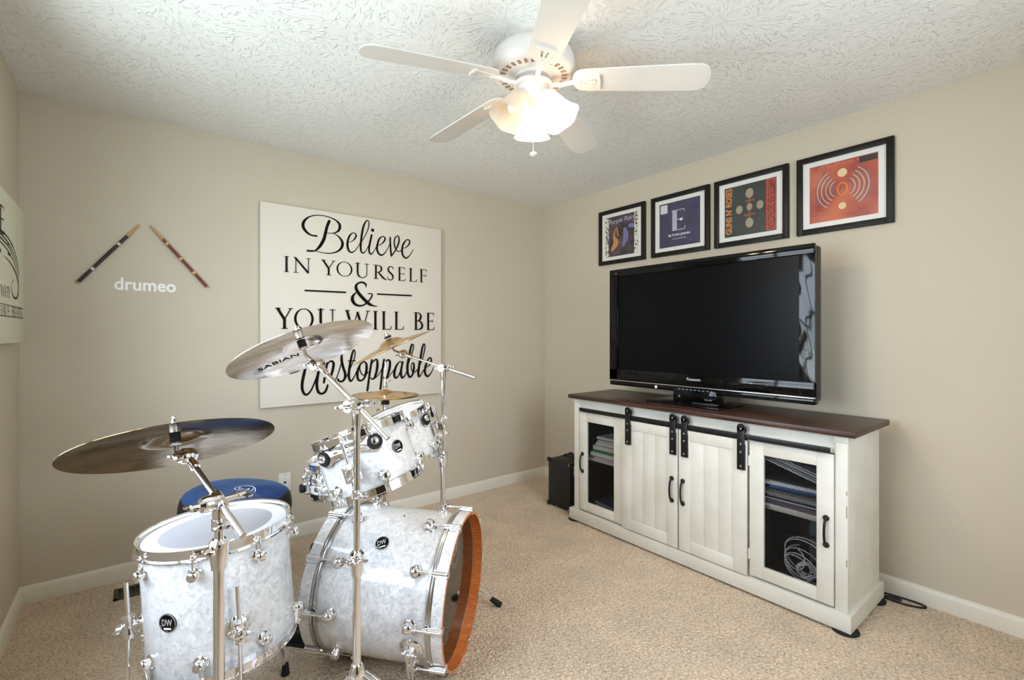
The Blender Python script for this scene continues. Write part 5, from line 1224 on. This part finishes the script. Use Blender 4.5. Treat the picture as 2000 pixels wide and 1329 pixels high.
# ================================================================== THRONE
th_ = thing('drum_throne', 'round saddle drum throne with blue velvet top and black sides', 'stool', (-2.575, -.715, 0))
tcx, tcy, tz = -2.575, -.715, .455
fa = math.atan2(-.752, .658)            # facing the kit
NR, NA = 14, 72
def outline(a_):
    d = (a_-fa+PI) % (2*PI) - PI
    r_ = .232 + .010*math.cos(2*d) - .050*math.exp(-(d/.30)**2) - .02*math.exp(-((abs(d)-PI)/.9)**2)
    return r_
def topz(u, a_):
    d = (a_-fa+PI) % (2*PI) - PI
    front = max(0, math.cos(d))
    z = .118*(1-u**5)**.5*.55 + .060
    z += .016*u*u*(-math.cos(d)) - .030*u*math.exp(-(d/.28)**2) + .006*math.cos(2*d)*u
    return z
mb = MB(); rows = []
top = mb.bm.verts.new((tcx, tcy, tz+topz(0, 0)))
for i in range(1, NR+1):
    u = (i/NR)**.8*.93
    rows.append([mb.bm.verts.new((tcx+outline(2*PI*k/NA)*u*math.cos(2*PI*k/NA), tcy+outline(2*PI*k/NA)*u*math.sin(2*PI*k/NA), tz+topz(u, 2*PI*k/NA))) for k in range(NA)])
for k in range(NA): mb.bm.faces.new((top, rows[0][k], rows[0][(k+1) % NA]))
for a, b in zip(rows, rows[1:]):
    for k in range(NA): j = (k+1) % NA; mb.bm.faces.new((a[k], a[j], b[j], b[k]))
seat = mb.build('seat_top', 'velvet', th_, label='blue velvet saddle top')
mb = MB(); rows = []
for i, (f, dz) in enumerate(((.925, None), (.965, -.012), (.99, -.035), (1.0, -.06), (.99, -.085), (.95, -.10), (.6, -.10))):
    row = []
    for k in range(NA):
        a_ = 2*PI*k/NA; zt = tz+topz(.93, a_)
        z_ = zt if dz is None else max(zt+dz, tz-.035) if i < 5 else tz-.035-(0.008 if i == 6 else 0)
        row.append(mb.bm.verts.new((tcx+outline(a_)*f*math.cos(a_), tcy+outline(a_)*f*math.sin(a_), z_)))
    rows.append(row)
for a, b in zip(rows, rows[1:]):
    for k in range(NA): j = (k+1) % NA; mb.bm.faces.new((a[k], a[j], b[j], b[k]))
mb.bm.faces.new(rows[-1]); mb.build('seat_side', 'vinyl', th_, label='black vinyl side')
mb = MB()
lx, ly = tcx+.03, tcy-.045
ex = V((.7826, -.6225, 0)); ey = V((.6225, .7826, 0))
def drape(u, v):
    q = V((lx, ly, 0)) + ex*u + ey*v
    dx, dy = q.x-tcx, q.y-tcy; a_ = math.atan2(dy, dx); u_ = min(.95, math.hypot(dx, dy)/outline(a_))
    return (q.x, q.y, tz+topz(u_, a_)+.0025)
mb.ribbon([(.045*math.cos(t_), .030*math.sin(t_), .003) for t_ in [2*PI*i/24 for i in range(25)]], drape, 1)
mb.ribbon([(-.028, .012, .004), (-.02, -.012, .004), (-.008, .004, .004), (-.005, -.014, .004), (.012, .014, .004), (.010, -.012, .004), (.026, -.002, .004), (.030, .014, .004)], drape, 3)
mb.build('seat_logo', 'white_print', seat, flat=True, label='white stitched oval logo')
MB().cyl((tcx, tcy, .06), (tcx, tcy, .42), .0145).build('pole', 'chrome', th_)
MB().lathe([(0, .405), (.06, .405), (.06, .413), (0, .413)], (tcx, tcy, 0), (0, 0, 1), 24).build('seat_plate', 'steel', th_)
tripod(th_, (tcx, tcy, 0), .28, .24, ph=.5)
